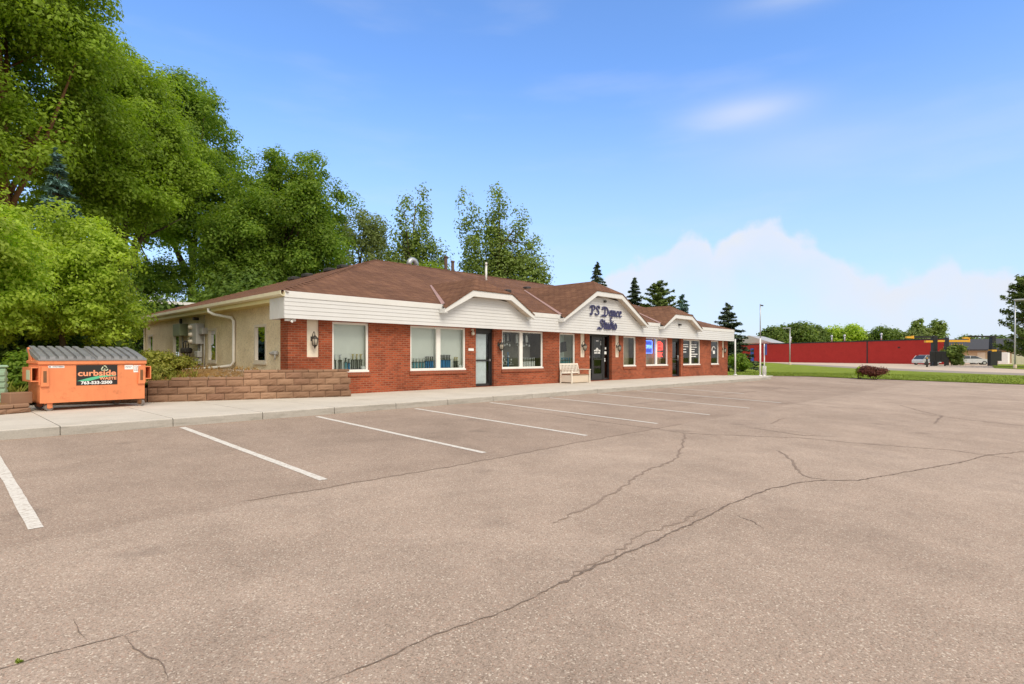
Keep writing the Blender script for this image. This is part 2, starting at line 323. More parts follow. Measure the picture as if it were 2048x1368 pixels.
LEAF = dict(
    maple=island('maple_leaf', [(0, (0.192, 0.274, 0.029)), (.5, (0.259, 0.370, 0.038)), (1, (0.311, 0.444, 0.059))], .55, 0.5),
    mid=island('broad_leaf', [(0, (0.116, 0.208, 0.027)), (.5, (0.179, 0.282, 0.036)), (1, (0.255, 0.349, 0.051))], .55, 0.5),
    bright=island('young_leaf', [(0, (0.265, 0.374, 0.040)), (.5, (0.374, 0.496, 0.055)), (1, (0.463, 0.586, 0.100))], .5, 0.5),
    dull=island('oak_leaf', [(0, (0.155, 0.196, 0.055)), (1, (0.232, 0.293, 0.109))], .6, 0.4),
    poplar=island('poplar_leaf', [(0, (0.127, 0.187, 0.047)), (.6, (0.212, 0.285, 0.064)), (1, (0.308, 0.390, 0.130))], .5, 0.42),
    spruce=island('spruce_needle', [(0, (0.046, 0.075, 0.042)), (1, (0.104, 0.138, 0.075))], .7, .1),
    blue=island('blue_spruce_needle', [(0, (0.078, 0.156, 0.142)), (1, (0.150, 0.250, 0.233))], .7, .1),
    pine=island('pine_needle', [(0, (0.078, 0.125, 0.030)), (1, (0.182, 0.231, 0.058))], .7, .15),
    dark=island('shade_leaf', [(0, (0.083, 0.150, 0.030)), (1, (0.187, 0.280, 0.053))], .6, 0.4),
    far=island('far_leaf', [(0, (0.094, 0.152, 0.033)), (.6, (0.143, 0.213, 0.045)), (1, (0.215, 0.275, 0.064))], .6, 0.4),
    weed=island('weed_leaf', [(0, (.18, .21, .03)), (.6, (.29, .31, .05)), (1, (.42, .39, .09))], .6, .3),
    straw=island('dry_weed', [(0, (.30, .17, .05)), (1, (.42, .27, .09))], .8, .2),
    red=island('barberry_leaf', [(0, (.075, .025, .018)), (.7, (.15, .045, .03)), (1, (.20, .09, .045))], .6, .2, tcol=(1.3, .8, .6)),
    tuft=island('grass_blade', [(0, (.15, .21, .03)), (1, (.26, .32, .06))], .7, .3),
    pebble=island('pebble', [(0, (.25, .2, .16)), (.5, (.42, .36, .3)), (1, (.55, .5, .44))], .9),
)

# ------------------------------------------------------------------ mesh helpers
ORG = {}
def link(o, parent):
    COL.objects.link(o)
    if parent is not None:
        o.parent = parent; ORG[o.name] = ORG[parent.name]
    else: ORG[o.name] = Vector((0, 0, 0))
    return o
def tag(o, label=None, cat=None, group=None, kind=None):
    if label: o['label'] = label
    if cat: o['category'] = cat
    if group: o['group'] = group
    if kind: o['kind'] = kind
    return o
def thing(name, label, cat, loc=(0, 0, 0), group=None, local=False):
    o = bpy.data.objects.new(name, None); o.empty_display_size = .2; COL.objects.link(o); o.location = loc
    ORG[o.name] = Vector((0, 0, 0)) if local else Vector(loc)
    return tag(o, label, cat, group)
def copy_tree(o, parent=None):
    c = o.copy(); COL.objects.link(c); c.parent = parent
    for ch in o.children: copy_tree(ch, c)
    return c

class MB:
    def __init__(s): s.v = []; s.f = []; s.mi = []; s.sm = []
    def face(s, pts, mi=0, sm=False):
        i = len(s.v); s.v += [tuple(p) for p in pts]; s.f.append(tuple(range(i, i + len(pts)))); s.mi.append(mi); s.sm.append(sm)
    def raw(s, vs, fs, mi=0, sm=False):
        i = len(s.v); s.v += [tuple(p) for p in vs]
        for f in fs: s.f.append(tuple(k + i for k in f)); s.mi.append(mi); s.sm.append(sm)
    def box(s, x0, x1, y0, y1, z0, z1, mi=0, mat=None, bev=0):
        if bev:
            b = min(bev, (x1 - x0) * .45, (y1 - y0) * .45, (z1 - z0) * .45)
            vs = []; fs = []
            for sx in (0, 1):
                for sy in (0, 1):
                    for sz in (0, 1):
                        X = (x0, x1)[sx]; Y = (y0, y1)[sy]; Z = (z0, z1)[sz]
                        xi = X + (b if sx == 0 else -b); yi = Y + (b if sy == 0 else -b); zi = Z + (b if sz == 0 else -b)
                        vs += [(X, yi, zi), (xi, Y, zi), (xi, yi, Z)]
            I = lambda a, b_, c, k: ((a * 2 + b_) * 2 + c) * 3 + k
            for a in (0, 1):
                q = [I(a, 0, 0, 0), I(a, 1, 0, 0), I(a, 1, 1, 0), I(a, 0, 1, 0)]; fs.append(q[::-1] if a == 0 else q)
                q = [I(0, a, 0, 1), I(1, a, 0, 1), I(1, a, 1, 1), I(0, a, 1, 1)]; fs.append(q if a == 0 else q[::-1])
                q = [I(0, 0, a, 2), I(1, 0, a, 2), I(1, 1, a, 2), I(0, 1, a, 2)]; fs.append(q[::-1] if a == 0 else q)
            for a in (0, 1):
                for c in (0, 1):
                    fs.append([I(0, a, c, 1), I(1, a, c, 1), I(1, a, c, 2), I(0, a, c, 2)])
                    fs.append([I(a, 0, c, 0), I(a, 1, c, 0), I(a, 1, c, 2), I(a, 0, c, 2)])
                    fs.append([I(a, c, 0, 0), I(a, c, 1, 0), I(a, c, 1, 1), I(a, c, 0, 1)])
                    for d in (0, 1): fs.append([I(a, c, d, 0), I(a, c, d, 1), I(a, c, d, 2)])
        else:
            vs = [(x0, y0, z0), (x1, y0, z0), (x1, y1, z0), (x0, y1, z0), (x0, y0, z1), (x1, y0, z1), (x1, y1, z1), (x0, y1, z1)]
            fs = [(0, 3, 2, 1), (4, 5, 6, 7), (0, 1, 5, 4), (1, 2, 6, 5), (2, 3, 7, 6), (3, 0, 4, 7)]
        if mat is not None: vs = [mat @ Vector(p) for p in vs]
        s.raw(vs, fs, mi); return s
    def prism(s, poly, y0, y1, axis='y', mi=0):
        """extrude a 2D outline (list of (a, z)); axis names the extrusion direction"""
        n = len(poly); f = (lambda a, z, e: (a, e, z)) if axis == 'y' else ((lambda a, z, e: (e, a, z)) if axis == 'x' else (lambda a, z, e: (a, z, e)))
        vs = [f(a, z, y0) for a, z in poly] + [f(a, z, y1) for a, z in poly]
        fs = [tuple(range(n)), tuple(range(2 * n - 1, n - 1, -1))] + [(i, i + n, (i + 1) % n + n, (i + 1) % n) for i in range(n)]
        s.raw(vs, fs, mi); return s
    def tube(s, pts, rad, n=8, mi=0, cap=True):
        pts = [Vector(p) for p in pts]; rad = [rad] * len(pts) if isinstance(rad, (int, float)) else rad
        base = len(s.v); u = None
        for i, p in enumerate(pts):
            t = (pts[min(i + 1, len(pts) - 1)] - pts[max(i - 1, 0)]).normalized()
            if u is None: u = t.orthogonal().normalized()
            u = (u - t * u.dot(t)); u = u.normalized() if u.length > 1e-6 else t.orthogonal().normalized()
            w = t.cross(u)
            for k in range(n):
                a = 2 * math.pi * k / n; s.v.append(tuple(p + (u * math.cos(a) + w * math.sin(a)) * rad[i]))
        for i in range(len(pts) - 1):
            for k in range(n):
                a = base + i * n + k; b = base + i * n + (k + 1) % n
                s.f.append((a, b, b + n, a + n)); s.mi.append(mi); s.sm.append(True)
        if cap:
            s.f.append(tuple(base + k for k in range(n - 1, -1, -1))); s.f.append(tuple(base + (len(pts) - 1) * n + k for k in range(n)))
            s.mi += [mi, mi]; s.sm += [False, False]
        return s
    def lathe(s, prof, n=12, c=(0, 0, 0), mi=0):
        base = len(s.v)
        for r, z in prof:
            for k in range(n):
                a = 2 * math.pi * k / n; s.v.append((c[0] + r * math.cos(a), c[1] + r * math.sin(a), c[2] + z))
        for i in range(len(prof) - 1):
            for k in range(n):
                a = base + i * n + k; b = base + i * n + (k + 1) % n
                s.f.append((a, b, b + n, a + n)); s.mi.append(mi); s.sm.append(True)
        return s
    def build(s, name, mats, parent=None, label=None):
        me = bpy.data.meshes.new(name)
        off = ORG[parent.name] if parent is not None else Vector((0, 0, 0))
        me.from_pydata([(a - off.x, b - off.y, c - off.z) for a, b, c in s.v], [], s.f)
        for m in (mats if isinstance(mats, (list, tuple)) else [mats]): me.materials.append(m)
        me.polygons.foreach_set('material_index', s.mi); me.polygons.foreach_set('use_smooth', s.sm); me.update()
        o = bpy.data.objects.new(name, me); link(o, parent)
        if label: o['label'] = label
        return o

def np_mesh(name, verts, nper, mat, parent=None):
    """verts (N, nper, 3) -> N loose polygons"""
    n = len(verts); v = np.asarray(verts, np.float32).reshape(-1, 3)
    if parent is not None: v = v - np.array(ORG[parent.name], np.float32)
    me = bpy.data.meshes.new(name); me.vertices.add(n * nper); me.vertices.foreach_set('co', v.ravel())
    me.loops.add(n * nper); me.loops.foreach_set('vertex_index', np.arange(n * nper, dtype=np.int32))
    me.polygons.add(n); me.polygons.foreach_set('loop_start', np.arange(0, n * nper, nper, dtype=np.int32))
    me.polygons.foreach_set('loop_total', np.full(n, nper, np.int32))
    me.materials.append(mat); me.update(calc_edges=True)
    o = bpy.data.objects.new(name, me); return link(o, parent)

def unit(a): return a / np.maximum(np.linalg.norm(a, axis=-1, keepdims=True), 1e-9)
def leaves(cen, nrm, size, asp=.55, rng=RNG):
    n = len(cen); nrm = unit(nrm); t = unit(np.cross(nrm, unit(rng.normal(size=(n, 3))))); b = np.cross(nrm, t)
    sz = size * rng.uniform(.65, 1.35, (n, 1))
    fold = nrm * sz * .12
    return np.stack([cen - t * sz, cen - b * sz * asp + fold, cen + t * sz, cen + b * sz * asp + fold], 1)

def text_mesh(txt, size, extrude, bold=0.0, sx=1.0):
    cu = bpy.data.curves.new('txt', 'FONT'); cu.body = txt; cu.size = size; cu.extrude = extrude; cu.offset = bold; cu.align_x = 'CENTER'; cu.align_y = 'CENTER'; cu.resolution_u = 3
    o = bpy.data.objects.new('txt', cu); COL.objects.link(o)
    me = bpy.data.meshes.new_from_object(o.evaluated_get(bpy.context.evaluated_depsgraph_get()))
    bpy.data.objects.remove(o); bpy.data.curves.remove(cu)
    v = [(p.co.x * sx, p.co.y, p.co.z) for p in me.vertices]; f = [tuple(p.vertices) for p in me.polygons]; bpy.data.meshes.remove(me)
    return v, f
def text_on_xz(mb, txt, size, c, depth=.004, bold=0.0, sx=1.0, mi=0, width=None):      # faces -Y
    v, f = text_mesh(txt, size, depth, bold, sx)
    if width:
        k = width / (max(p[0] for p in v) - min(p[0] for p in v)); o_ = (max(p[0] for p in v) + min(p[0] for p in v)) / 2; v = [((a - o_) * k, b, d) for a, b, d in v]
    mb.raw([(c[0] + a, c[1] - d, c[2] + b) for a, b, d in v], f, mi)

# ------------------------------------------------------------------ ground
def ss(t): t = min(1, max(0, t)); return t * t * (3 - 2 * t)
def G(x, y):
    lot = max(-1.3, min(-.15, -.15 - .0326 * (11.65 - y)))
    r = math.hypot(x, y); far = -.35 + .42 * ss((r - 75) / 65)
    z = lot + (far - lot) * ss((x - 42) / 20)
    return z
def bedz(x, y):
    if x < 1.6: z = .19
    elif x < 3.9: z = .19 + .31 * (x - 1.6) / 2.3
    elif x < 5.9: z = .50 + .03 * (x - 3.9) / 2
    else: z = .53 + .20 * ss((x - 5.9) / .35)
    return z + .10 * ss((y - 17) / 6) * ss((6.5 - x) / 3)
def lerp_sheet(name, near, far, nseg, off, mat, kind='structure', zf=G):
    mb = MB(); rows = []
    for i in range(len(near) - 1):
        k = 4 if i < len(near) - 2 else 5
        for j in range(k):
            t = j / 4; a = [near[i][c] + (near[i + 1][c] - near[i][c]) * t for c in (0, 1)]; b = [far[i][c] + (far[i + 1][c] - far[i][c]) * t for c in (0, 1)]
            rows.append([(a[0] + (b[0] - a[0]) * q / nseg, a[1] + (b[1] - a[1]) * q / nseg) for q in range(nseg + 1)])
    vs = [(p[0], p[1], zf(*p) + off) for r in rows for p in r]; w = nseg + 1
    fs = [(i * w + j, i * w + j + 1, (i + 1) * w + j + 1, (i + 1) * w + j) for i in range(len(rows) - 1) for j in range(nseg)]
    mb.raw(vs, fs); o = mb.build(name, mat); me = o.data
    for p in me.polygons:
        if p.normal.z < 0: me.flip_normals(); break
    tag(o, kind=kind); return o

def axis(*spec):
    out = []
    for a, b, st in spec: out += list(np.arange(a, b, st))
    return out + [spec[-1][1]]
gx = axis((-900, -60, 120), (-60, -14, 6), (-14, 12, .5), (12, 46, 2), (46, 150, 4), (150, 300, 15), (300, 1200, 150))
gy = axis((-900, -60, 120), (-60, -12, 8), (-12, 11, 2), (11, 24, .5), (24, 60, 3), (60, 160, 10), (160, 1200, 130))
mb = MB(); nx = len(gx)
mb.raw([(a, b, G(a, b) - .05) for b in gy for a in gx], [(j * nx + i, j * nx + i + 1, (j + 1) * nx + i + 1, (j + 1) * nx + i) for j in range(len(gy) - 1) for i in range(nx - 1)])
tag(mb.build('ground', M['grass']), kind='structure')
edge = lambda y: 40.5 + (12.4 - max(y, -24)) * .37 + .25 * math.sin(y * 1.7) if y < 12.4 else 40.5
ys = [-90, -60, -24, -14, -8, -3, 1, 4.4, 7, 9.3, 11.65, 12.4, 14.6]
lerp_sheet('parking_lot', [(-60, y) for y in ys], [(edge(y), y) for y in ys], 40, 0, M['asphalt'])
near = [(57, -24), (52, -18), (45.0, .9), (43.7, 4.4), (42.7, 6.9), (41.5, 9.3), (40.5, 12.4), (40.1, 14.5), (37.9, 17), (37.9, 34)]
farE = [(60, -24), (60, -18), (60.3, .9), (64.5, 5.0), (69, 8.5), (75, 12.8), (83, 18), (91, 23.5), (100, 29), (108, 36)]
lerp_sheet('grass_strip', [(a - .15, b) for a, b in near], farE, 24, .035, M['grass'])
str2 = [(68, -24), (68, -18), (68.5, -1), (72, 2.6), (76, 6), (81.5, 10.3), (88.5, 15.6), (95.5, 21.5), (104, 27.5), (112, 35)]
lerp_sheet('street', [(a - .3, b) for a, b in farE], str2, 8, 0.0, M['street'])
far3 = [(120, -30), (120, -20), (130, -6), (135, 0), (140, 4), (150, 10), (155, 17), (160, 27), (165, 45), (150, 62)]
lerp_sheet('far_pavement', [(a - .1, b) for a, b in str2], far3, 16, -.015, M['farpave'])
lerp_sheet('far_lawn', [(87, -12), (88, -4), (90, 2.0), (96, 5.2)], [(118, -14), (118, -4), (122, 2.5), (122, 7)], 6, .03, M['grass'])
# planting bed in front of and beside the building
lerp_sheet('planting_bed', [(-12, 7.7), (-2.4, 13.05), (1.5, 15.22), (1.62, 17.1), (3.84, 16.38), (5.87, 15.66), (8.42, 14.75)], [(-12, 44), (-2.4, 44), (1.5, 44), (1.9, 44), (4.2, 44), (6.5, 44), (8.43, 16.2)], 60, 0, M['soil'], zf=bedz)

# raised walk: panels with open joints, one slab
def walk():
    mb = MB(); xs = [-3.27, -1.67, -.07, 1.54, 3.17, 4.8, 6.4, 8.05, 9.7, 11.4, 13.1, 14.8, 16.6, 18.4, 20.3, 22.2, 24.2, 26.2, 28.3, 30.4, 32.6, 35.0, 37.4, 40.0]
    back = lambda x: 15.6 if x > 8.4 else (17.5 if x > 1.5 else 15.06 + (x - 1.5) * .56)
    front = lambda x: 11.65 if x < 33 else 11.65 + (x - 33) * .28
    top = lambda x: 0 if x < 33 else -.12 * ss((x - 33) / 7)
    for a, b in zip(xs[:-1], xs[1:]):
        g = .008; x0, x1 = a + g, b - g
        t0, t1 = top(x0), top(x1)
        for (y0, y1, y0b, y1b, mi, lo) in ((front(x0) + .16, back(x0), front(x1) + .16, back(x1), 0, .2), (front(x0), front(x0) + .155, front(x1), front(x1) + .155, 1, .5)):
            r = .018 if mi else 0
            if mi == 0:
                vs = [(x0, y0, t0), (x1, y0b, t1), (x1, y1b, t1), (x0, y1, t0), (x0, y0, -.4), (x1, y0b, -.4), (x1, y1b, -.4), (x0, y1, -.4)]
                mb.raw(vs, [(0, 1, 2, 3), (0, 4, 5, 1), (1, 5, 6, 2), (3, 7, 4, 0)], 0)
            else:
                pr = [(-.02, -.5), (0, -.022), (.006, -.008), (.022, -.001), (.155, 0)]
                for (d, h), (d2, h2), k in zip(pr[:-1], pr[1:], range(9)):
                    mb.raw([(x0, y0 + d, t0 + h), (x1, y0b + d, t1 + h), (x1, y0b + d2, t1 + h2), (x0, y0 + d2, t0 + h2)], [(0, 1, 2, 3)], 1 if k < 2 else 0)
                for X, Y, T in ((x0, y0, t0), (x1, y0b, t1)):
                    mb.face([(X, Y + d, T + h) for d, h in pr] + [(X, Y + .155, -.5)], 1)
    mb.box(-3.3, 34, 11.68, 15.5, -.35, -.03, 1)
    tag(mb.build('sidewalk', [M['concrete'], M['curb']]), kind='structure')
    # low joint between kerb edge and slab is left open; end ramp
walk()

# painted bay lines
for i in range(9):
    x = .66 + 2.61 * i; y1 = 6.2 if i < 8 else 8.4; y0 = 11.45
    if i == 0: y0 = 11.45
    mb = MB(); n = 26; w = .052; L_, R_ = [], []
    for k in range(n + 1):
        y = y1 + (y0 - y1) * k / n; d1, d2 = (random.uniform(-.004, .004) for _ in (0, 1))
        L_.append((x - w + d1, y, G(x, y) + .004)); R_.append((x + w + d2, y, G(x, y) + .004))
    for k in range(n): mb.face([L_[k], R_[k], R_[k + 1], L_[k + 1]])
    tag(mb.build('bay_line', M['stripe']), kind='structure', group='white lines between the parking bays')

# cracks and paving seams
def crack(pts, w, mat='crack', jag=.02, off=.0035, name='pavement_crack'):
    P = [Vector((a, b, 0)) for a, b in pts]; out = []
    for a, b in zip(P[:-1], P[1:]):
        n = max(2, int((b - a).length / .04))
        for k in range(n): out.append(a + (b - a) * (k / n))
    out.append(P[-1]); n = len(out); mb = MB(); Lf, Rt = [], []; wob = 0
    for i, p in enumerate(out):
        t = (out[min(i + 1, n - 1)] - out[max(i - 1, 0)]).normalized(); s_ = Vector((-t.y, t.x, 0))
        wob = wob * .75 + random.uniform(-jag, jag)
        e = min(1, min(i, n - 1 - i) / 6 + .15); ww = w * e * random.choice((.45, .7, 1, 1, 1.3)) * random.uniform(.8, 1.2)
        c = p + s_ * wob
        Lf.append(c + s_ * ww); Rt.append(c - s_ * ww * random.uniform(.7, 1.3))
    for i in range(n - 1):
        mb.face([(q.x, q.y, G(q.x, q.y) + off) for q in (Lf[i], Rt[i], Rt[i + 1], Lf[i + 1])])
    o = mb.build(name, M[mat]); tag(o, kind='structure')
crack([(1.32, 2.53), (1.51, 2.52), (1.73, 2.51), (1.99, 2.5), (2.25, 2.48), (2.4, 2.45), (2.69, 2.45), (2.86, 2.45)], .005, jag=.009)
crack([(2.8, 2.45), (3.15, 2.45), (3.39, 2.47), (3.86, 2.47), (4.51, 2.45), (5.42, 2.45), (6.15, 2.47), (6.96, 2.43), (7.61, 2.27), (8.04, 2.1), (8.35, 1.8), (8.96, 1.6), (9.98, 1.3), (11.15, .95), (12.26, .75), (13.26, .32), (15, -.5)], .0105, jag=.012)
crack([(3.2, 2.52), (3.9, 2.56), (4.8, 2.58), (5.6, 2.55)], .012, 'seam', off=.003, jag=.03)
crack([(9.84, 3.28), (9.18, 2.88), (8.56, 2.62), (8.27, 2.46), (8.04, 2.24), (8.04, 2.1)], .018, 'seam')
crack([(10.19, 11.3), (10.39, 10.17), (10.46, 8.73), (10.34, 7.19), (10.36, 6.32), (10.36, 5.62), (10.26, 5.14), (11.01, 4.18), (11.57, 3.45), (11.77, 2.65), (12.03, 1.93), (12.34, 1.25), (12.26, .75), (12.17, .3)], .013, 'seam')
crack([(2.21, 5.92), (2.61, 5.9), (3.15, 5.84), (3.82, 5.86), (4.54, 5.81), (5.82, 5.8), (7.39, 5.84), (9.06, 5.85), (10.32, 5.82), (11.51, 5.83)], .014, 'seam', .014)
crack([(10.26, 5.14), (8.77, 4.44), (7.7, 4.01), (6.99, 3.94), (6.25, 3.81), (5.57, 3.59), (5.04, 3.5), (4.04, 3.31)], .016, 'seam')
crack([(18.78, 6.41), (18.96, 5.08), (19.19, 3.81), (19.26, 2.73), (18.53, 1.47), (18.15, .44), (18, -2)], .018, 'seam')
crack([(21.82, 3.49), (20.09, 2.73), (19.04, 2.09), (17.71, 2.08), (16.66, 1.97)], .02, 'seam')
crack([(.1, 3.74), (.26, 3.73), (.33, 3.72), (.42, 3.73), (.53, 3.72), (.64, 3.7), (.73, 3.68), (.77, 3.68), (.89, 3.69)], .0045, jag=.007)
crack([(.77, 3.68), (.78, 3.49), (.8, 3.36), (.84, 3.29), (.83, 3.19), (.8, 3.05)], .0045, jag=.009)
crack([(5.61, 2.27), (5.52, 2.09), (5.38, 1.9)], .006)
crack([(12.18, 4.67), (12.09, 4.13), (11.98, 3.57), (12.37, 2.96)], .016, 'seam')
crack([(13.2, 4.56), (14.72, 4.73)], .016, 'seam')
crack([(.6, 4.08), (.6, 3.88), (.61, 3.75)], .004, jag=.006)
crack([(26, 10.5), (27, 6), (28.4, 1.5), (29, -2)], .03, 'seam')
crack([(14, 8.8), (20, 8.6), (27, 8.7)], .025, 'seam')
crack([(30.5, 11.4), (33, 6), (34, 1)], .035, 'seam')

# ------------------------------------------------------------------ the shop building
YB, YF, XC, XS, XR, YR_ = 15.6, 15.25, 7.14, 7.30, 37.25, 31.3
EZ, PIT = 2.95, .35
bld = thing('shop_building', 'long one-storey red brick shop building with brown hip roof and white fascia', 'building', (7.1, 15.6, 0))

def wall_cells(mb, a0, a1, z0, z1, ops, depth, put):
    """plane wall with openings; put(a, d, z) -> point, d = depth behind the face"""
    A = sorted({a0, a1} | {o[0] for o in ops} | {o[1] for o in ops}); Z = sorted({z0, z1} | {o[2] for o in ops} | {o[3] for o in ops})
    A = [a for a in A if a0 <= a <= a1]; Z = [z for z in Z if z0 <= z <= z1]
    for i in range(len(A) - 1):
        for j in range(len(Z) - 1):
            ca, cz = (A[i] + A[i + 1]) / 2, (Z[j] + Z[j + 1]) / 2
            if any(o[0] < ca < o[1] and o[2] < cz < o[3] for o in ops): continue
            mb.face([put(A[i], 0, Z[j]), put(A[i + 1], 0, Z[j]), put(A[i + 1], 0, Z[j + 1]), put(A[i], 0, Z[j + 1])])
    for (b0, b1, c0, c1, *_) in ops:
        mb.face([put(b0, 0, c0), put(b0, 0, c1), put(b0, depth, c1), put(b0, depth, c0)])
        mb.face([put(b1, 0, c1), put(b1, 0, c0), put(b1, depth, c0), put(b1, depth, c1)])
        mb.face([put(b0, 0, c1), put(b1, 0, c1), put(b1, depth, c1), put(b0, depth, c1)])
        mb.face([put(b1, 0, c0), put(b0, 0, c0), put(b0, depth, c0), put(b1, depth, c0)])

HB = 2.24
WIN = [(8.50, 9.75), (11.36, 13.84), (15.76, 18.24), (19.36, 20.48), (24.5, 25.68), (26.7, 29.08), (30.92, 33.15), (34.7, 35.85)]
MUL = [None, 12.59, 16.90, None, None, 27.85, 31.93, None]
DOOR = [(14.36, 15.30, .5), (21.60, 23.46, .25), (29.6, 30.62, .25)]
NICHE = [(7.70, 8.08), (20.9, 21.26), (23.78, 24.14), (36.42, 36.76)]
ops = [(a, b, .66, 2.2) for a, b in WIN] + [(a, b, 0.02, HB) for a, b, _ in DOOR] + [(a, b, 1.13, HB) for a, b in NICHE]
mb = MB(); wall_cells(mb, XC, XR, -.1, HB, ops, .16, lambda a, d, z: (a, YB + d, z))
wall_cells(mb, YB, 16.1, -.1, HB, [], .1, lambda a, d, z: (XC + d, a, z)); mb.face([(XC, 16.1, -.1), (XS, 16.1, -.1), (XS, 16.1, HB), (XC, 16.1, HB)])
mb.face([(XR, YB, -.1), (XR, 16.6, -.1), (XR, 16.6, HB), (XR, YB, HB)])
mb.build('brick_wall', M['brick'], bld)
SIDEW = [(17.42, 18.34, .95, 2.16), (21.68, 22.56, .95, 2.18), (25.86, 26.78, .95, 2.18), (29.75, 30.6, .95, 2.18)]
mb = MB(); wall_cells(mb, 16.1, YR_, -.1, 2.85, SIDEW, .12, lambda a, d, z: (XS + d, a, z))
mb.face([(XS, YR_, -.1), (XR, YR_, -.1), (XR, YR_, 2.85), (XS, YR_, 2.85)]); mb.face([(XR - .02, 16.6, -.1), (XR - .02, YR_, -.1), (XR - .02, YR_, 2.85), (XR - .02, 16.6, 2.85)])
mb.build('stucco_wall', M['stucco'], bld)
# shop floor and back partition keep the rooms dark and closed
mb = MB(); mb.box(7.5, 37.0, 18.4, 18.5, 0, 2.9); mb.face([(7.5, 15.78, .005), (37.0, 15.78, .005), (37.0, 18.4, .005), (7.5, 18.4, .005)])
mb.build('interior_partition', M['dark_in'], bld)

def window(x0, x1, z0, z1, mul, inside):
    fw = .065; yf = YB + .035; f = MB()
    f.box(x0, x1, yf, yf + .07, z0, z0 + fw + .02); f.box(x0, x1, yf, yf + .07, z1 - fw, z1)
    f.box(x0, x0 + fw, yf, yf + .07, z0 + fw + .02, z1 - fw); f.box(x1 - fw, x1, yf, yf + .07, z0 + fw + .02, z1 - fw)
    gl = [(x0 + fw, x1 - fw)]
    if mul:
        f.box(mul - .09, mul + .09, yf - .004, yf + .07, z0 + fw + .02, z1 - fw); gl = [(x0 + fw, mul - .09), (mul + .09, x1 - fw)]
    f.box(x0 - .01, x1 + .01, yf - .05, yf - .002, z0 + .002, z0 + .06)
    w = f.build('window', M['winframe'], bld)
    for a, b in gl:
        g = MB(); g.face([(a - .01, yf + .04, z0 + .07), (b + .01, yf + .04, z0 + .07), (b + .01, yf + .04, z1 - fw + .01), (a - .01, yf + .04, z1 - fw + .01)]); g.build('pane', M['glass'], w)
    sl = MB(); T = Matrix.Translation((0, YB, z0)) @ Matrix.Rotation(R(12), 4, 'X'); sl.box(x0 - .05, x1 + .05, -.07, .02, -.115, -.005, mat=T); sl.build('brick_sill', M['sill'], w)
    dp, col = inside; y = YB + .13; r = MB(); a, b = x0 + .02, x1 - .02; zt, zb = z1 - .01, z0 + .055
    r.face([(a, y + dp, zb), (b, y + dp, zb), (b, y + dp, zt), (a, y + dp, zt)])
    r2 = MB(); e = min(dp, .45)
    r2.face([(a, y - .02, zb), (b, y - .02, zb), (b, y + dp, zb), (a, y + dp, zb)])
    r2.face([(a, y - .02, zb), (a, y + dp, zb), (a, y + dp, zt), (a, y - .02, zt)]); r2.face([(b, y - .02, zt), (b, y + dp, zt), (b, y + dp, zb), (b, y - .02, zb)])
    r2.face([(a, y - .02, zt), (a, y + dp, zt), (b, y + dp, zt), (b, y - .02, zt)])
    r.build('roller_shade' if col in ('shade', 'shade_tan') else 'room_wall', M[col], w); r2.build('window_recess', M['beige_in'] if col in ('shade', 'beige_in', 'greenwall') else M['brown_in'], w)
    return w
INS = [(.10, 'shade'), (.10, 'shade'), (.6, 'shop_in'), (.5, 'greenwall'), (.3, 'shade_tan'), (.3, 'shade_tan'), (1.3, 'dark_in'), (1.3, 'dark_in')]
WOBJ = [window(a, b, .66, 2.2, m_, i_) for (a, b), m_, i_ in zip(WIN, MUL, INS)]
for (a, b, z0, z1), curt in zip(SIDEW, (0, 0, 1, 0)):
    f = MB(); fw = .085; x = XS - .02
    f.box(x, x + .06, a, b, z0, z0 + fw); f.box(x, x + .06, a, b, z1 - fw, z1); f.box(x, x + .06, a, a + fw, z0 + fw, z1 - fw); f.box(x, x + .06, b - fw, b, z0 + fw, z1 - fw)
    w = f.build('side_window', M['sideframe'], bld)
    g = MB(); g.face([(x + .05, a + fw - .01, z0 + fw - .01), (x + .05, b - fw + .01, z0 + fw - .01), (x + .05, b - fw + .01, z1 - fw + .01), (x + .05, a + fw - .01, z1 - fw + .01)]); g.build('pane', M['darkglass'], w)
    g = MB(); X = x + (.12 if curt else .5); g.box(X, X + .02, a + .01, b - .01, z0, z1); g.build('curtain' if curt else 'room_wall', M['shade' if curt else 'dark_in'], w)
    s_ = MB(); s_.box(x - .03, x + .02, a - .02, b + .02, z0 - .05, z0 - .002); s_.build('sill', M['sideframe'], w)

# doors
def door_single(x0, x1, dp, gm):
    y = YB + dp; d = MB(); z1 = HB - .02
    mk = lambda m_, *a: m_.box(*a)
    for a in ((x0, x0 + .07), (x1 - .07, x1)): d.box(a[0], a[1], y - .06, y + .05, .02, z1)
    d.box(x0 + .07, x1 - .07, y - .06, y + .05, 2.08, z1)
    a, b = x0 + .07, x1 - .07
    for q in ((a, a + .06, .03, 2.08), (b - .06, b, .03, 2.08)): d.box(q[0], q[1], y - .02, y + .025, q[2], q[3])
    for q in ((.03, .12), (.98, 1.04), (2.02, 2.078)): d.box(a + .06, b - .06, y - .02, y + .025, q[0], q[1])
    for X in (x0, x1): pass
    o = d.build('door', M['blackmetal'], bld)
    for z0_, z1_ in ((.12, .98), (1.04, 2.02)):
        p = MB(); p.face([(a + .06, y, z0_), (b - .06, y, z0_), (b - .06, y, z1_), (a + .06, y, z1_)]); p.build('pane', M[gm], o)
    return o, a, b, y
o, a, b, y = door_single(14.36, 15.30, .16, 'glass')
mb = MB(); n = 60
for k in range(n):                                     # gathered sheer curtain
    xa = a + .065 + (b - a - .22) * k / n; xb = a + .065 + (b - a - .22) * (k + 1) / n
    ya = y + .035 + .014 * math.sin(k * 1.3); yb = y + .035 + .014 * math.sin((k + 1) * 1.3)
    mb.face([(xa, ya, .1), (xb, yb, .1), (xb, yb, 2.05), (xa, ya, 2.05)])
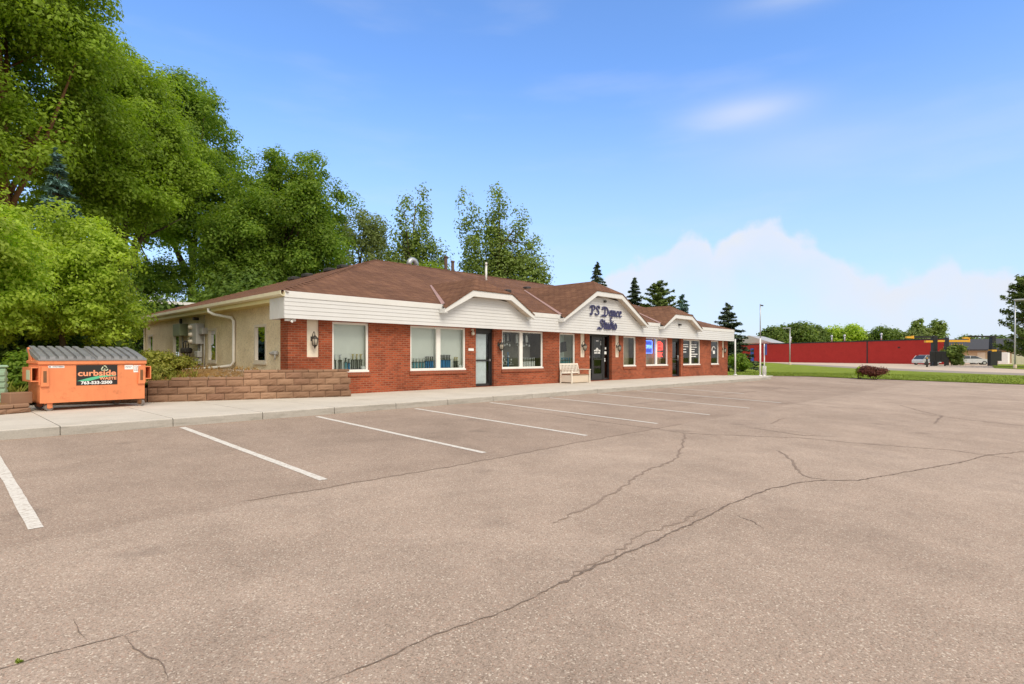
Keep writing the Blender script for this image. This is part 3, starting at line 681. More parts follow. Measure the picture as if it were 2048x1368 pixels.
mb.build('sheer_curtain', M['curtain'], o)
mb = MB(); mb.box(b - .06, b - .02, y - .07, y - .03, .98, 1.06); mb.build('door_handle', M['silver'], o)
mb = MB(); mb.box(a - .0, a + .12, y - .045, y - .021, 1.30, 1.36); mb.build('lock_plate', M['greybox'], o)
o, a, b, y = door_single(29.6, 30.62, .16, 'doorglass')
mb = MB(); mb.tube([(b - .14, y - .09, .95), (b - .14, y - .09, 1.25)], .018); mb.box(b - .16, b - .12, y - .09, y - .02, .95, .98); mb.box(b - .16, b - .12, y - .09, y - .02, 1.22, 1.25); mb.build('door_handle', M['silver'], o)
# main entrance: glazed door between two sidelights
y = YB + .22; d = MB(); X0, X1 = 21.60, 23.46
for q in ((X0, X0 + .06), (22.0, 22.08), (22.96, 23.06), (X1 - .06, X1)): d.box(q[0], q[1], y - .05, y + .05, .02, 2.22)
d.box(X0 + .06, 22.0, y - .05, y + .05, 2.14, 2.22); d.box(22.08, 22.96, y - .05, y + .05, 2.12, 2.22); d.box(23.06, X1 - .06, y - .05, y + .05, 2.14, 2.22)
d.box(X0 + .06, 22.0, y - .05, y + .05, .02, .12); d.box(23.06, X1 - .06, y - .05, y + .05, .02, .12)
ent = d.build('entrance_frame', M['blackmetal'], bld)
d = MB(); d.box(22.09, 22.19, y - .03, y + .03, .03, 2.11); d.box(22.85, 22.95, y - .03, y + .03, .03, 2.11); d.box(22.19, 22.85, y - .03, y + .03, .03, .34); d.box(22.19, 22.85, y - .03, y + .03, 2.0, 2.11)
d.build('entrance_door', M['blackmetal'], ent)
mb = MB(); mb.box(22.16, 22.88, y - .075, y - .035, 1.02, 1.06); mb.build('push_bar', M['bronze'], ent)
for q in ((X0 + .06, 22.0, .12, 2.14), (22.19, 22.85, .34, 2.0), (23.06, X1 - .06, .12, 2.14)):
    p = MB(); p.face([(q[0], y, q[2]), (q[1], y, q[2]), (q[1], y, q[3]), (q[0], y, q[3])]); p.build('pane', M['doorglass'], ent)
# marks on the door glass: a peaked emblem and two lines too small to read, and notices on the sidelights
mb = MB(); yy = y - .004
def mark(x0, x1, z0, z1): mb.face([(x0, yy, z0), (x1, yy, z0), (x1, yy, z1), (x0, yy, z1)])
mb.face([(22.36, yy, 1.50), (22.66, yy, 1.50), (22.51, yy, 1.60)])
mb.build('peaked_emblem', M['decal_white'], ent); mb = MB()
for k, (a, b) in enumerate(((22.26, 22.40), (22.43, 22.52), (22.55, 22.63), (22.66, 22.78))): mark(a, b, 1.42 - .01 * (k % 2), 1.48 + .012 * (k % 2))
for a, b in ((22.28, 22.36), (22.375, 22.43), (22.445, 22.52), (22.56, 22.63), (22.645, 22.76)): mark(a, b, 1.31, 1.375)
mb.build('glass_lettering', M['decal_white'], ent)
for q in ((22.42, 22.62, 1.90, 1.945), (22.80, 22.83, 1.72, 1.93), (23.16, 23.28, 1.52, 1.62), (23.12, 23.30, 1.28, 1.42), (23.10, 23.19, 1.02, 1.08), (23.12, 23.2, .92, .99), (21.78, 21.92, 1.10, 1.18)):
    mb = MB(); mark(*q); mb.build('paper_notice', M['decal_white'], ent)
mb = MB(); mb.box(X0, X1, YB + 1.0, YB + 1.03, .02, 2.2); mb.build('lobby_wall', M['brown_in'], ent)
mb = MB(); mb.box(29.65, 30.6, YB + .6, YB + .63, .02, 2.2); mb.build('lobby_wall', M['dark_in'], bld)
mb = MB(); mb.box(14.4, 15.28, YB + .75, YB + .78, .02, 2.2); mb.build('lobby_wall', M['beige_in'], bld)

# niche panels, soffit, fascia boards
for a, b in NICHE:
    mb = MB(); mb.face([(a, YB + .06, 1.13), (b, YB + .06, 1.13), (b, YB + .06, HB), (a, YB + .06, HB)]); mb.build('niche_panel', M['cream'], bld)
XL, XRE = 6.87, 37.45
mb = MB(); mb.face([(XL + .02, YF + .01, HB), (XL + .02, 16.14, HB), (XRE - .02, 16.14, HB), (XRE - .02, YF + .01, HB)]); mb.build('front_soffit', M['soffit'], bld)
LAP = .1175
def laps(mb, y, zlist, span):
    for z0 in zlist:
        z1 = z0 + LAP; r0 = span(z0); r1 = span(z1 - .002)
        if not r0: continue
        if not r1: r1 = ((r0[0] + r0[1]) / 2,) * 2
        (a0, b0), (a1, b1) = r0, r1
        mb.face([(a0, y - .016, z0), (b0, y - .016, z0), (b1, y - .002, z1), (a1, y - .002, z1)])
        mb.face([(a0, y - .016, z0), (a0, y, z0 - .004), (b0, y, z0 - .004), (b0, y - .016, z0)])
Z0 = 2.21; zl = [Z0 + LAP * k for k in range(5)]
mb = MB(); laps(mb, YF, zl, lambda z: (XL, XRE))
mb.box(XL, XRE, YF, YF + .04, Z0 - .005, 2.96)
mb.build('fascia_siding', M['siding'], bld)
for a, b in ((XL - .01, 12.42), (16.82, 18.94), (25.66, 27.52), (31.92, XRE + .01)):
    mb = MB(); mb.box(a, b, YF - .028, YF - .001, 2.79, 2.965); mb.build('fascia_board', M['trim'], bld)
mb = MB()                                                    # left return of the fascia box, plain vertical panels
for k in range(3): mb.box(XL - .004, XL + .03, YF + .045 + .3 * k, YF + .335 + .3 * k, Z0, 2.80)
mb.box(XL + .03, 7.2, 16.12, 16.15, Z0, 2.8); mb.build('fascia_return', M['siding'], bld)
mb = MB(); mb.box(XRE - .03, XRE, YF + .045, 16.6, Z0, 2.94); mb.build('fascia_return', M['siding'], bld)

# main hip roof
E0, E1, F0, F1 = XL - .04, XRE + .04, YF + .012, 31.65
H_ = (F1 - F0) / 2; YM = (F0 + F1) / 2; ZR = EZ + PIT * H_
A1 = (E0 + H_, YM, ZR); A2 = (E1 - H_, YM, ZR)
c = [(E0, F0, EZ), (E1, F0, EZ), (E1, F1, EZ), (E0, F1, EZ)]
mb = MB(); mb.face([c[0], c[1], A2, A1]); mb.face([c[1], c[2], A2]); mb.face([c[2], c[3], A1, A2]); mb.face([c[3], c[0], A1])
lo = [(x, y_, z - .03) for x, y_, z in c]
for i in range(4): mb.face([c[i], lo[i], lo[(i + 1) % 4], c[(i + 1) % 4]])
mb.face(lo[::-1]); roof = mb.build('roof', M['shingle'], bld)
mb = MB()                                                    # hip and ridge cap shingles, overlapping pieces
def caps(p, q):
    p, q = Vector(p), Vector(q); n = int((q - p).length / .32); d = (q - p).normalized(); s_ = Vector((-d.y, d.x, 0)).normalized()
    for k in range(n):
        a = p + (q - p) * (k / n); b = p + (q - p) * ((k + 1.15) / n); h = Vector((0, 0, .035)); h2 = Vector((0, 0, .014))
        dr = Vector((0, 0, -.05))
        mb.face([a + s_ * .15 + dr + h2, a + h, b + h2, b + s_ * .15 + dr]); mb.face([a + h, a - s_ * .15 + dr + h2, b - s_ * .15 + dr, b + h2])
caps(c[0], A1); caps(c[3], A1); caps(A1, A2); caps(c[1], A2); caps(c[2], A2); mb.build('ridge_cap', M['shingle'], roof)

def rz(y_): return EZ + PIT * (y_ - F0)
# vents along the rear hip of the left slope
for s_ in (.145, .2, .29, .345):
    x, y_, z = A1[0] + (E0 - A1[0]) * s_, A1[1] + (F1 - A1[1]) * s_, A1[2] + (EZ - A1[2]) * s_
    y_ -= .25
    mb = MB(); mb.box(x - .2, x + .2, y_ - .26, y_ + .26, z - .05, z + .13, bev=.04); mb.build('roof_vent', M['bronze'], roof)
mb = MB(); mb.box(22.75, 23.1, 20.6, 20.95, rz(20.8) - .05, rz(20.8) + .12, bev=.04); mb.build('roof_vent', M['bronze'], roof)
mb = MB(); mb.tube([(20.95, 21.95, 5.1), (20.95, 21.95, 6.15)], .06); mb.tube([(20.95, 21.95, 6.1), (20.9, 21.9, 6.17), (20.78, 21.75, 6.16)], .06); mb.build('vent_pipe', M['white'], roof)
mb = MB(); X, Y_ = 17.75, 23.9                                 # gooseneck flue
mb.tube([(X, Y_, 5.5), (X, Y_, 5.96)] + [(X - .22 + .22 * math.cos(t), Y_ - .02, 5.96 + .22 * math.sin(t)) for t in np.linspace(.2, 2.9, 8)] + [(X - .45, Y_ - .02, 5.88)], .14, 12); mb.build('gooseneck_flue', M['steel'], roof)
for px, Y_, zt in ((20.35, 24.6, 6.75), (20.85, 24.6, 6.55)):
    mb = MB(); mb.tube([(px, Y_, 5.2), (px, Y_, zt)], .09); mb.lathe([(.12, 0), (.12, .06), (.02, .1)], 10, (px, Y_, zt)); mb.build('chimney_pipe', M['woodpole'], roof)

# the three clipped gables
def gable(cx, hb, ht, zb, m_, YG=14.93):
    zt = zb + (hb - ht) * m_; zr = zt + ht * m_; YRf = YG + ht * m_ / .62
    yb = lambda z: F0 + (z - EZ) / PIT
    tr = .20
    ins = lambda h: None
    def half(z, o=0.0):                                           # half width of the soffit outline at height z
        if z >= zt - o: return None
        return min(hb - (z - (zb - o)) / m_, hb + 9)
    # siding inside the rakes
    mb = MB(); o_ = .235
    zs = [Z0 + LAP * k for k in range(5, 40)]
    def span(z):
        h = half(z, o_)
        if h is None or h <= 0: return None
        h = min(h, hb + .4); return (cx - h, cx + h)
    laps(mb, YF - .004, [z for z in zs if z < zt - o_], span)
    g = mb.build('gable', M['siding'], bld)
    # roof planes
    mb = MB()
    for s_ in (-1, 1):
        p = [(cx + s_ * hb, YG - .03, zb), (cx + s_ * ht, YG - .03, zt), (cx, YRf, zr), (cx, yb(zr) + .05, zr), (cx + s_ * hb, yb(zb) + .05, zb)]
        mb.face(p if s_ < 0 else p[::-1])
        q = [(x, y_, z - .04) for x, y_, z in p[:2]]; mb.face([p[0], q[0], q[1], p[1]])
    mb.face([(cx - ht, YG - .03, zt), (cx + ht, YG - .03, zt), (cx, YRf, zr)]); mb.face([(cx - ht, YG - .03, zt), (cx - ht, YG - .03, zt - .04), (cx + ht, YG - .03, zt - .04), (cx + ht, YG - .03, zt)])
    mb.build('gable_roof', M['shingle'], g)
    # white rake board following the clipped outline
    mb = MB(); k = math.sqrt(1 + m_ * m_)
    out = [(cx - hb, zb - .02), (cx - ht, zt - .035), (cx + ht, zt - .035), (cx + hb, zb - .02)]
    th = .215; dx = th * (k - 1) / m_
    inn = [(cx - hb, zb - .02 - th), (cx - ht + dx * .9, zt - .035 - th * 1.02), (cx + ht - dx * .9, zt - .035 - th * 1.02), (cx + hb, zb - .02 - th)]
    inn[0] = (cx - hb, zb - .02 - th * .75); inn[3] = (cx + hb, zb - .02 - th * .75)
    for i in range(3):
        a, b, c_, d = out[i], out[i + 1], inn[i + 1], inn[i]
        mb.prism([a, b, c_, d], YG, YG + .035)
    for s_ in (0, 3):                                              # boxed returns at the feet
        X = out[s_][0]; mb.box(min(X, X + (.16 if s_ == 0 else -.16)), max(X, X + (.16 if s_ == 0 else -.16)), YG + .036, YF - .02, zb - .02 - th * .75, zb - .03)
    mb.build('rake_board', M['trim'], g)
    mb = MB()
    for i in range(3):
        a, b = inn[i], inn[i + 1]; mb.face([(a[0], YG + .03, a[1] + .02), (b[0], YG + .03, b[1] + .02), (b[0], YF, b[1] + .02), (a[0], YF, a[1] + .02)])
    mb.build('rake_soffit', M['soffit'], g)
    # pink valley flashing on the left of the gable
    mb = MB(); a = Vector((cx - hb - .0, yb(EZ), EZ)); b = Vector((cx, yb(zr), zr)); x_e = cx - hb + (EZ - zb) / m_
    a = Vector((x_e, F0 - .03, EZ - .01)); d = (b - a); w = Vector((-.11, 0, 0)); up = Vector((0, 0, .02))
    e = a + d * .93
    mb.face([a + w + up, a + Vector((.05, 0, .05)) + up, e + Vector((.03, 0, .03)) + up, e + w * .5 + up]); mb.build('valley_flashing', M['flash'], g)
    return g
gable(14.62, 2.32, 1.02, 2.83, .57); G2 = gable(22.3, 3.48, 1.06, 2.83, .565); G3 = gable(29.72, 2.32, 1.02, 2.83, .55)
mb = MB(); mb.box(22.2, 22.34, YF - .12, YF, 3.72, 3.82, bev=.02); mb.build('floodlight', M['bronze'], G2)
mb = MB(); mb.box(29.6, 29.76, YF - .16, YF, 2.93, 3.03, bev=.02); mb.build('floodlight', M['bronze'], G3)
mb = MB(); mb.box(18.95, 19.25, 18.4, 18.7, rz(18.5), rz(18.5) + .25, bev=.04); mb.build('roof_vent', M['bronze'], roof)

# left eave: gutter, soffit, downspout
mb = MB(); pr = [(XL - .13, 2.955), (XL - .125, 2.86), (XL - .08, 2.82), (XL - .0, 2.82), (XL - .0, 2.945), (XL - .012, 2.945), (XL - .012, 2.84), (XL - .08, 2.84), (XL - .112, 2.868), (XL - .118, 2.955)]
mb.prism([(a, z) for a, z in pr], YF - .06, F1, axis='y'); gut = mb.build('gutter', M['gutter'], bld)
mb = MB(); mb.face([(XL, YF + .05, 2.82), (XL, F1, 2.82), (XS + .01, F1, 2.70), (XS + .01, YF + .05, 2.70)]); mb.box(XL - .002, XL + .02, YF + .05, F1, 2.70, 2.93); mb.build('eave_soffit', M['soffit2'], bld)
mb = MB(); mb.tube([(XL - .06, 21.0, 2.82), (XL - .06, 21.0, 2.70), (XL + .02, 20.75, 2.60), (XS - .10, 20.0, 2.46), (XS - .07, 19.88, 2.36), (XS - .07, 19.88, .98), (XS - .12, 19.95, .85), (XS - .35, 20.5, .78), (6.6, 22.4, .68), (6.05, 24.2, .60)], .052, 8); mb.build('downspout', M['downspout'], gut)
mb = MB(); mb.tube([(XS - .04, YR_ - .25, 2.7), (XS - .04, YR_ - .25, .6)], .05, 8); mb.build('corner_downspout', M['gutter'], gut)

# wall lanterns, lamp, number plate
def lantern(x, y_, z, s=1.0):
    mb = MB(); mb.box(x - .05, x + .05, y_ - .02, y_, z - .02, z + .12, bev=.01)
    mb.tube([(x, y_ - .01, z + .07), (x, y_ - .05, z + .20), (x, y_ - .11, z + .26), (x, y_ - .16, z + .22), (x, y_ - .17, z + .15)], .011, 6)
    mb.lathe([(.015, .16), (.03, .13), (.055, .11), (.10, .06), (.105, .045), (.09, .04)], 8, (x, y_ - .17, z))
    mb.lathe([(.075, -.14), (.06, -.16), (.03, -.19), (.012, -.23), (.004, -.25)], 8, (x, y_ - .17, z))
    for k in range(6):
        a = k * math.pi / 3; mb.tube([(x + .095 * math.cos(a), y_ - .17 + .095 * math.sin(a), z + .045), (x + .072 * math.cos(a), y_ - .17 + .072 * math.sin(a), z - .145)], .009, 5)
    l_ = mb.build('wall_lantern', M['bronze'], bld)
    mb = MB(); mb.lathe([(.085, .04), (.064, -.14), (.0, -.145)], 8, (x, y_ - .17, z)); mb.build('lantern_glass', M['lampglass'], l_)
for (a, b) in NICHE: lantern((a + b) / 2, YB + .06, 1.62)
lantern(15.55, YB, 1.58)
mb = MB(); mb.lathe([(.0, -.12), (.05, -.10), (.07, -.05), (.06, 0), (.03, .03), (.03, .1)], 10, (14.13, YB - .09, 2.06)); mb.box(14.10, 14.16, YB - .1, YB, 2.12, 2.18); mb.build('globe_lamp', M['lampglass'], bld)
mb = MB(); mb.box(13.98, 14.24, YB - .012, YB, 1.37, 1.46); mb.build('number_plate', M['white'], bld)
mb = MB(); mb.box(6.95, 7.25, YF + .1, YF + .16, 2.14, 2.2); mb.tube([(7.1, YF + .1, 2.15), (7.1, YF + .0, 2.12)], .03); mb.build('security_camera', M['white'], bld)

# meters on the stucco wall
def wbox(name, y0, y1, z0, z1, t, mat, bev=.015):
    mb = MB(); mb.box(XS - t, XS - .002, y0, y1, z0, z1, bev=bev); return mb.build(name, M[mat], bld)
wbox('green_meter_box', 24.85, 25.75, 1.98, 2.46, .3, 'oldgreen')
e_ = wbox('electric_meter_box', 23.0, 23.75, 1.62, 2.40, .28, 'greybox'); wbox('junction_box', 22.62, 22.98, 1.98, 2.22, .2, 'greybox')
for z in (1.72, 1.98, 2.26):
    mb = MB(); mb.lathe([(.0, .12), (.07, .11), (.085, .03), (.09, 0)], 12, (0, 0, 0)); 
    T = Matrix.Translation((XS - .28, 23.5, z)) @ Matrix.Rotation(R(-90), 4, 'Y'); mb.v = [tuple(T @ Vector(p)) for p in mb.v]; mb.build('meter_dial', M['lampglass'], e_)
for y_, z0, z1, r in ((23.1, .7, 1.62, .035), (23.35, .7, 1.62, .05), (22.75, .7, 1.98, .02), (25.3, 1.2, 1.98, .025)):
    mb = MB(); mb.tube([(XS - .07, y_, z0), (XS - .07, y_, z1)], r, 8); mb.build('conduit', M['greybox'], bld)
mb = MB(); mb.tube([(XS - .03, 22.9, 2.22), (XS - .03, 22.9, 2.70), (XS - .03, 22.7, 2.72), (XS - .03, 21.5, 2.72)], .012, 5); mb.build('cable', M['greybox'], bld)
mb = MB(); mb.box(XS - .22, XS - .05, 23.02, 23.42, 1.12, 1.36, bev=.02); mb.box(XS - .2, XS - .05, 23.05, 23.4, .86, 1.08, bev=.02); mb.build('disconnect_box', M['greybox'], bld)
mb = MB()
for k in range(3):
    y_ = 24.05 + .32 * k; mb.box(XS - .32, XS - .1, y_ - .11, y_ + .11, 1.28, 1.5, bev=.05); mb.tube([(XS - .2, y_ + .09, 1.5), (XS - .2, y_ + .09, 1.72), (XS - .12, y_ + .12, 1.76), (XS - .02, y_ + .12, 1.76)], .022, 6); mb.tube([(XS - .2, y_ - .08, 1.28), (XS - .2, y_ - .08, 1.1)], .022, 6)
mb.tube([(XS - .2, 23.85, 1.1), (XS - .2, 25.0, 1.1)], .028, 6); mb.tube([(XS - .2, 24.4, 1.1), (XS - .2, 24.4, .6)], .03, 6); mb.tube([(XS - .2, 24.8, 1.1), (XS - .2, 24.8, .6)], .03, 6); mb.build('gas_meter', M['bronze'], bld)
mb = MB(); mb.lathe([(.0, .07), (.1, .06), (.13, 0)], 10); T = Matrix.Translation((XS, 25.7, 2.6)) @ Matrix.Rotation(R(-90), 4, 'Y'); mb.v = [tuple(T @ Vector(p)) for p in mb.v]; mb.build('alarm_bell', M['bronze'], bld)
mb = MB(); mb.box(XS - .18, XS, 23.55, 23.75, 2.55, 2.66, bev=.02); mb.build('floodlight', M['bronze'], bld)
mb = MB(); mb.box(XS - .12, XS, 16.55, 16.85, 1.18, 1.32, bev=.04); mb.box(XS - .1, XS, 16.9, 17.05, 1.2, 1.3, bev=.04); mb.tube([(XS - .1, 16.6, 1.2), (XS - .1, 16.6, 1.05)], .02, 6); mb.build('faucet_cover', M['greybox'], bld)

# ------------------------------------------------------------------ shop sign: broad-nib lettering in two lines
GL = {   # strokes on x-height 1, cap 1.55
 'P': (1.05, [[(.28, 1.5), (.30, .8), (.24, .05), (-.05, -.12)], [(-.12, 1.1), (.0, 1.4), (.3, 1.52), (.7, 1.5), (.9, 1.2), (.75, .85), (.32, .72)], [(-.05, .15), (.05, -.05)]]),
 'S': (1.0, [[(.85, 1.3), (.7, 1.52), (.4, 1.5), (.25, 1.2), (.4, .9), (.65, .65), (.72, .3), (.5, .02), (.15, .0), (-.05, .22)], [(.82, 1.4), (.84, 1.15)]]),
 'D': (1.35, [[(.32, 1.45), (.36, .8), (.25, .05)], [(-.25, 1.15), (-.12, 1.45), (.2, 1.5), (.65, 1.42), (1.02, 1.0), (1.0, .45), (.65, .05), (.2, .0), (-.12, -.1)], [(-.25, 1.15), (-.1, 1.0)]]),
 'a': (.8, [[(.55, .95), (.2, .92), (.05, .5), (.15, .08), (.45, .12)], [(.55, 1.0), (.52, .3), (.6, .02), (.75, .1)]]),
 'n': (.85, [[(.02, .85), (.14, .95), (.14, .0)], [(.16, .75), (.4, .98), (.55, .85), (.53, .15), (.62, .0), (.78, .12)]]),
 'c': (.68, [[(.55, .8), (.4, .98), (.12, .8), (.06, .35), (.25, .03), (.55, .15)]]),
 'e': (.7, [[(.1, .5), (.5, .65), (.5, .9), (.25, .98), (.06, .6), (.1, .2), (.32, .0), (.6, .18)]]),
 't': (.58, [[(.22, 1.4), (.2, .3), (.3, .02), (.5, .12)], [(.0, .98), (.45, 1.02)]]),
 'u': (.85, [[(.02, .9), (.12, .98), (.1, .2), (.25, .0), (.5, .15)], [(.55, .98), (.53, .2), (.62, .0), (.78, .12)]]),
 'd': (.8, [[(.5, .9), (.2, .95), (.05, .5), (.15, .06), (.42, .06), (.56, .35), (.55, .9), (.42, 1.4), (.30, 1.75), (.42, 1.98), (.62, 1.9)]]),
 'i': (.42, [[(.02, .88), (.13, .98), (.12, .15), (.2, .0), (.36, .12)], [(.1, 1.3), (.17, 1.38)]]),
 'o': (.78, [[(.35, .98), (.08, .7), (.08, .28), (.33, .0), (.6, .3), (.58, .72), (.35, .98), (.25, .9)]]),
 ' ': (.8, []),
}
def nib(name, txt, x0, x1, z0, xh, parent, swash=()):
    adv = sum(GL[c][0] for c in txt); k = (x1 - x0) / adv; x = x0; cnt = 0; a = R(38); nx_, nz_ = math.cos(a), math.sin(a); w = .088 * xh
    seqs = []
    for ch in txt:
        if GL[ch][1]: seqs.append((name, [[(x + p * k, z0 + q * xh) for p, q in st] for st in GL[ch][1]]))
        x += GL[ch][0] * k
    seqs += [('flourish', [w_]) for w_ in swash]
    for nm, sts in seqs:
      mb = MB()
      for st in sts:
          P = [np.array(p) for p in st]; pts = []
          for i in range(len(P) - 1):
              p0, p1, p2, p3 = P[max(i - 1, 0)], P[i], P[i + 1], P[min(i + 2, len(P) - 1)]
              for t in np.linspace(0, 1, 5)[:-1]:
                  pts.append(.5 * (2 * p1 + (p2 - p0) * t + (2 * p0 - 5 * p1 + 4 * p2 - p3) * t * t + (3 * p1 - p0 - 3 * p2 + p3) * t ** 3))
          pts.append(P[-1])
          for p, q in zip(pts[:-1], pts[1:]):
              cnt += 1; d = .0006 * (cnt % 12)
              n1 = np.array([nx_, nz_]) * w; th = np.array([-nz_, nx_]) * .0125
              dv = q - p; ln = np.linalg.norm(dv) + 1e-9; e = dv / ln * .006
              p_, q_ = p - e, q + e
              # swept flat pen: hull of the two nib rectangles
              cs = [p_ - n1 - th, p_ + n1 - th, p_ + n1 + th, p_ - n1 + th, q_ - n1 - th, q_ + n1 - th, q_ + n1 + th, q_ - n1 + th]
              cs = sorted(map(tuple, cs)); 
              def half(pts_):
                  h = []
                  for r_ in pts_:
                      while len(h) > 1 and (h[-1][0] - h[-2][0]) * (r_[1] - h[-2][1]) - (h[-1][1] - h[-2][1]) * (r_[0] - h[-2][0]) <= 0: h.pop()
                      h.append(r_)
                  return h
              hull = half(cs)[:-1] + half(cs[::-1])[:-1]
              mb.prism(hull, YF - .085 - d, YF - .04 + d); mb.mi[-len(hull):] = [1] * len(hull)
      mb.build(nm, [M['signblue'], M['signside']], parent)
sg = thing('shop_sign', 'dark blue raised script lettering on the middle white gable', 'sign', (22.4, YF, 2.9))
nib('letter', 'PS Dance', 21.12, 23.70, 3.10, .27, sg, [[(21.95, 3.06), (22.12, 3.11), (22.3, 3.05)]])
nib('letter', 'Studio', 21.82, 23.28, 2.47, .28, sg, [[(21.66, 2.44), (21.74, 2.52), (21.84, 2.44)]])

# neon signs in the right-hand window
ny = YB + .16
s1 = thing('neon_sign', 'blue glowing neon sign hanging in the double window', 'sign', (27.2, ny, 1.3))
mb = MB(); mb.box(26.86, 27.62, ny + .03, ny + .05, 1.36, 2.02); mb.build('back_panel', M['neonpanel'], s1)
mb = MB(); mb.tube([(26.86, ny, 1.36), (27.62, ny, 1.36), (27.62, ny, 1.98), (27.55, ny, 2.03), (26.93, ny, 2.03), (26.86, ny, 1.98), (26.86, ny, 1.36)], .018, 6)
text_on_xz(mb, 'OPEN', .26, (27.24, ny + .01, 1.70), .012, .008, 1.0); mb.build('tubing', M['neonblue'], s1)
mb = MB(); mb.tube([(27.0, ny + .04, 2.03), (27.0, ny + .04, 2.16)], .004, 4); mb.tube([(27.5, ny + .04, 2.03), (27.5, ny + .04, 2.16)], .004, 4); mb.build('hanging_cord', M['blackmetal'], s1)
s2 = thing('neon_sign', 'red glowing neon sign with arched top over three letters', 'sign', (28.4, ny, 1.2))
arc = [(28.06, 1.55), (28.76, 1.55), (28.76, 1.82)] + [(28.41 + .35 * math.cos(t), 1.82 + .18 * math.sin(t)) for t in np.linspace(.1, 3.04, 10)] + [(28.06, 1.82)]
mb = MB(); mb.prism(arc, ny + .03, ny + .05); mb.build('back_panel', M['neonredp'], s2)
mb = MB(); mb.tube([(a, ny, z) for a, z in arc + arc[:1]], .02, 6); mb.tube([(28.2, ny, 1.62), (28.2, ny, 1.85), (28.41, ny, 1.93), (28.62, ny, 1.85), (28.62, ny, 1.62)], .03, 6); mb.tube([(28.25, ny, 1.74), (28.58, ny, 1.74)], .03, 6)
text_on_xz(mb, 'TAX', .34, (28.41, ny + .01, 1.27), .012, .014, 1.0); mb.build('tubing', M['neonred'], s2)
mb = MB(); mb.tube([(28.1, ny + .04, 1.98), (28.1, ny + .04, 2.16)], .004, 4); mb.tube([(28.7, ny + .04, 1.98), (28.7, ny + .04, 2.16)], .004, 4); mb.box(28.1, 28.72, ny + .02, ny + .04, 1.08, 1.1); mb.build('hanging_cord', M['white'], s2)
# white vinyl lettering, unreadably small, on the last windows
mb = MB(); yy = YB + .068
for x0, wd, zs in ((31.08, .62, (1.86, 1.74, 1.58, 1.42)), (32.1, .72, (1.86, 1.72, 1.58, 1.44, 1.29, 1.16))):
    for k, z in enumerate(zs):
        x = x0; end = x0 + wd * (1, 1, .62, .6, 1.15, .85)[k]
        while x < end - .03:
            l = random.uniform(.05, .13); mb.face([(x, yy, z), (min(x + l, end), yy, z), (min(x + l, end), yy, z + .058), (x, yy, z + .058)]); x += l + .018
mb.build('vinyl_lettering', M['decal_white'], WOBJ[6])
mb = MB(); mb.tube([(35.2 + .24 * math.cos(t), yy, 1.62 + .2 * math.sin(t)) for t in np.linspace(.3, 3.6, 10)], .035, 5)
mb.face([(35.12, yy, 1.36), (35.42, yy, 1.36), (35.42, yy, 1.56), (35.12, yy, 1.56)]); mb.build('vinyl_lettering', M['decal_white'], WOBJ[7])
# television inside the pale green room
tv = thing('television', 'small black television on the pale green wall behind the bench window', 'television', (19.95, YB + .6, 1.5))
mb = MB(); T = Matrix.Translation((19.9, YB + .33, 1.58)) @ Matrix.Rotation(R(-8), 4, 'Y'); mb.box(-.34, .34, -.03, .03, -.22, .22, bev=.01, mat=T); mb.build('screen', M['blackmetal'], tv)
mb = MB(); mb.tube([(19.9, YB + .34, 1.58), (19.9, YB + .62, 1.58)], .03); mb.build('wall_arm', M['bronze'], tv)

# trophies standing on the window ledges
def trophy_proto(name, colm, h, figm, double=False):
    mb = MB(); mb.box(-.05, .05, -.045, .045, 0, .035, 0, bev=.006)
    if double:
        for s_ in (-.032, .032): mb.lathe([(.018, .035), (.018, h * .62)], 8, (s_, 0, 0), 1)
    else: mb.lathe([(.034, .035), (.034, h * .62)], 10, (0, 0, 0), 1)
    mb.box(-.048, .048, -.04, .04, h * .62, h * .62 + .02, 0, bev=.004)
    z = h * .62 + .02; k = h * .36
    mb.lathe([(.012, 0), (.02, k * .2), (.014, k * .42), (.024, k * .62), (.012, k * .72), (.019, k * .84), (.0, k * .98)], 8, (0, 0, z), 2)
    mb.tube([(0, 0, z + k * .62), (.045, 0, z + k * .95)], .007, 5, 2); mb.tube([(0, 0, z + k * .62), (-.045, 0, z + k * .9)], .007, 5, 2)
    o = mb.build(name, [M['trophyblack'], M[colm], M[figm]]); return o
def row(xs, y_, protoargs, label, group, z=.715):
    p = trophy_proto('trophy', *protoargs)
    for i, x in enumerate(xs):
        o = p if i == 0 else p.copy()
        if i: COL.objects.link(o)
        o.location = (x, y_ + random.uniform(-.015, .015), z); o.rotation_euler = (0, 0, random.uniform(-.3, .3)); tag(o, label, 'trophy', group)
TY = YB + .165
row([8.66, 8.86], TY, ('trophyblack', .5, 'silver', True), 'black column trophy at the left of the corner window', 'black trophies at the left of the corner window')
row([9.03], TY, ('trophyteal', .40, 'trophyblack'), 'wide teal trophy in the middle of the corner window', None)
row([9.15], TY, ('trophyblue', .36, 'trophyblack'), 'short blue trophy beside the teal one in the corner window', None)
row([9.29, 9.43, 9.57], TY, ('trophyblack', .52, 'gold', True), 'tall black trophy with gold figure at the right of the corner window', 'black trophies with gold figures in the corner window')
row([11.50, 11.63, 11.76, 11.89, 12.02], TY, ('trophyteal', .38, 'silver'), 'short pale teal trophy in the row behind the left double pane', 'pale teal trophies in the first double window')
row([12.14, 12.24, 12.34, 12.43], TY, ('trophyblue', .44, 'trophyblack'), 'blue trophy next to the mullion in the first double window', 'blue trophies beside the mullion')
row([12.74, 12.82, 12.90, 12.98, 13.06, 13.14, 13.22], TY, ('trophyblue', .50, 'trophyblack'), 'tall dark blue trophy packed tight right of the mullion', 'tall blue trophies right of the mullion')
row([13.46, 13.56], TY, ('trophyblack', .42, 'gold'), 'black trophy with gold figure at the right end of the first double window', 'black trophies at the right end of the double window')
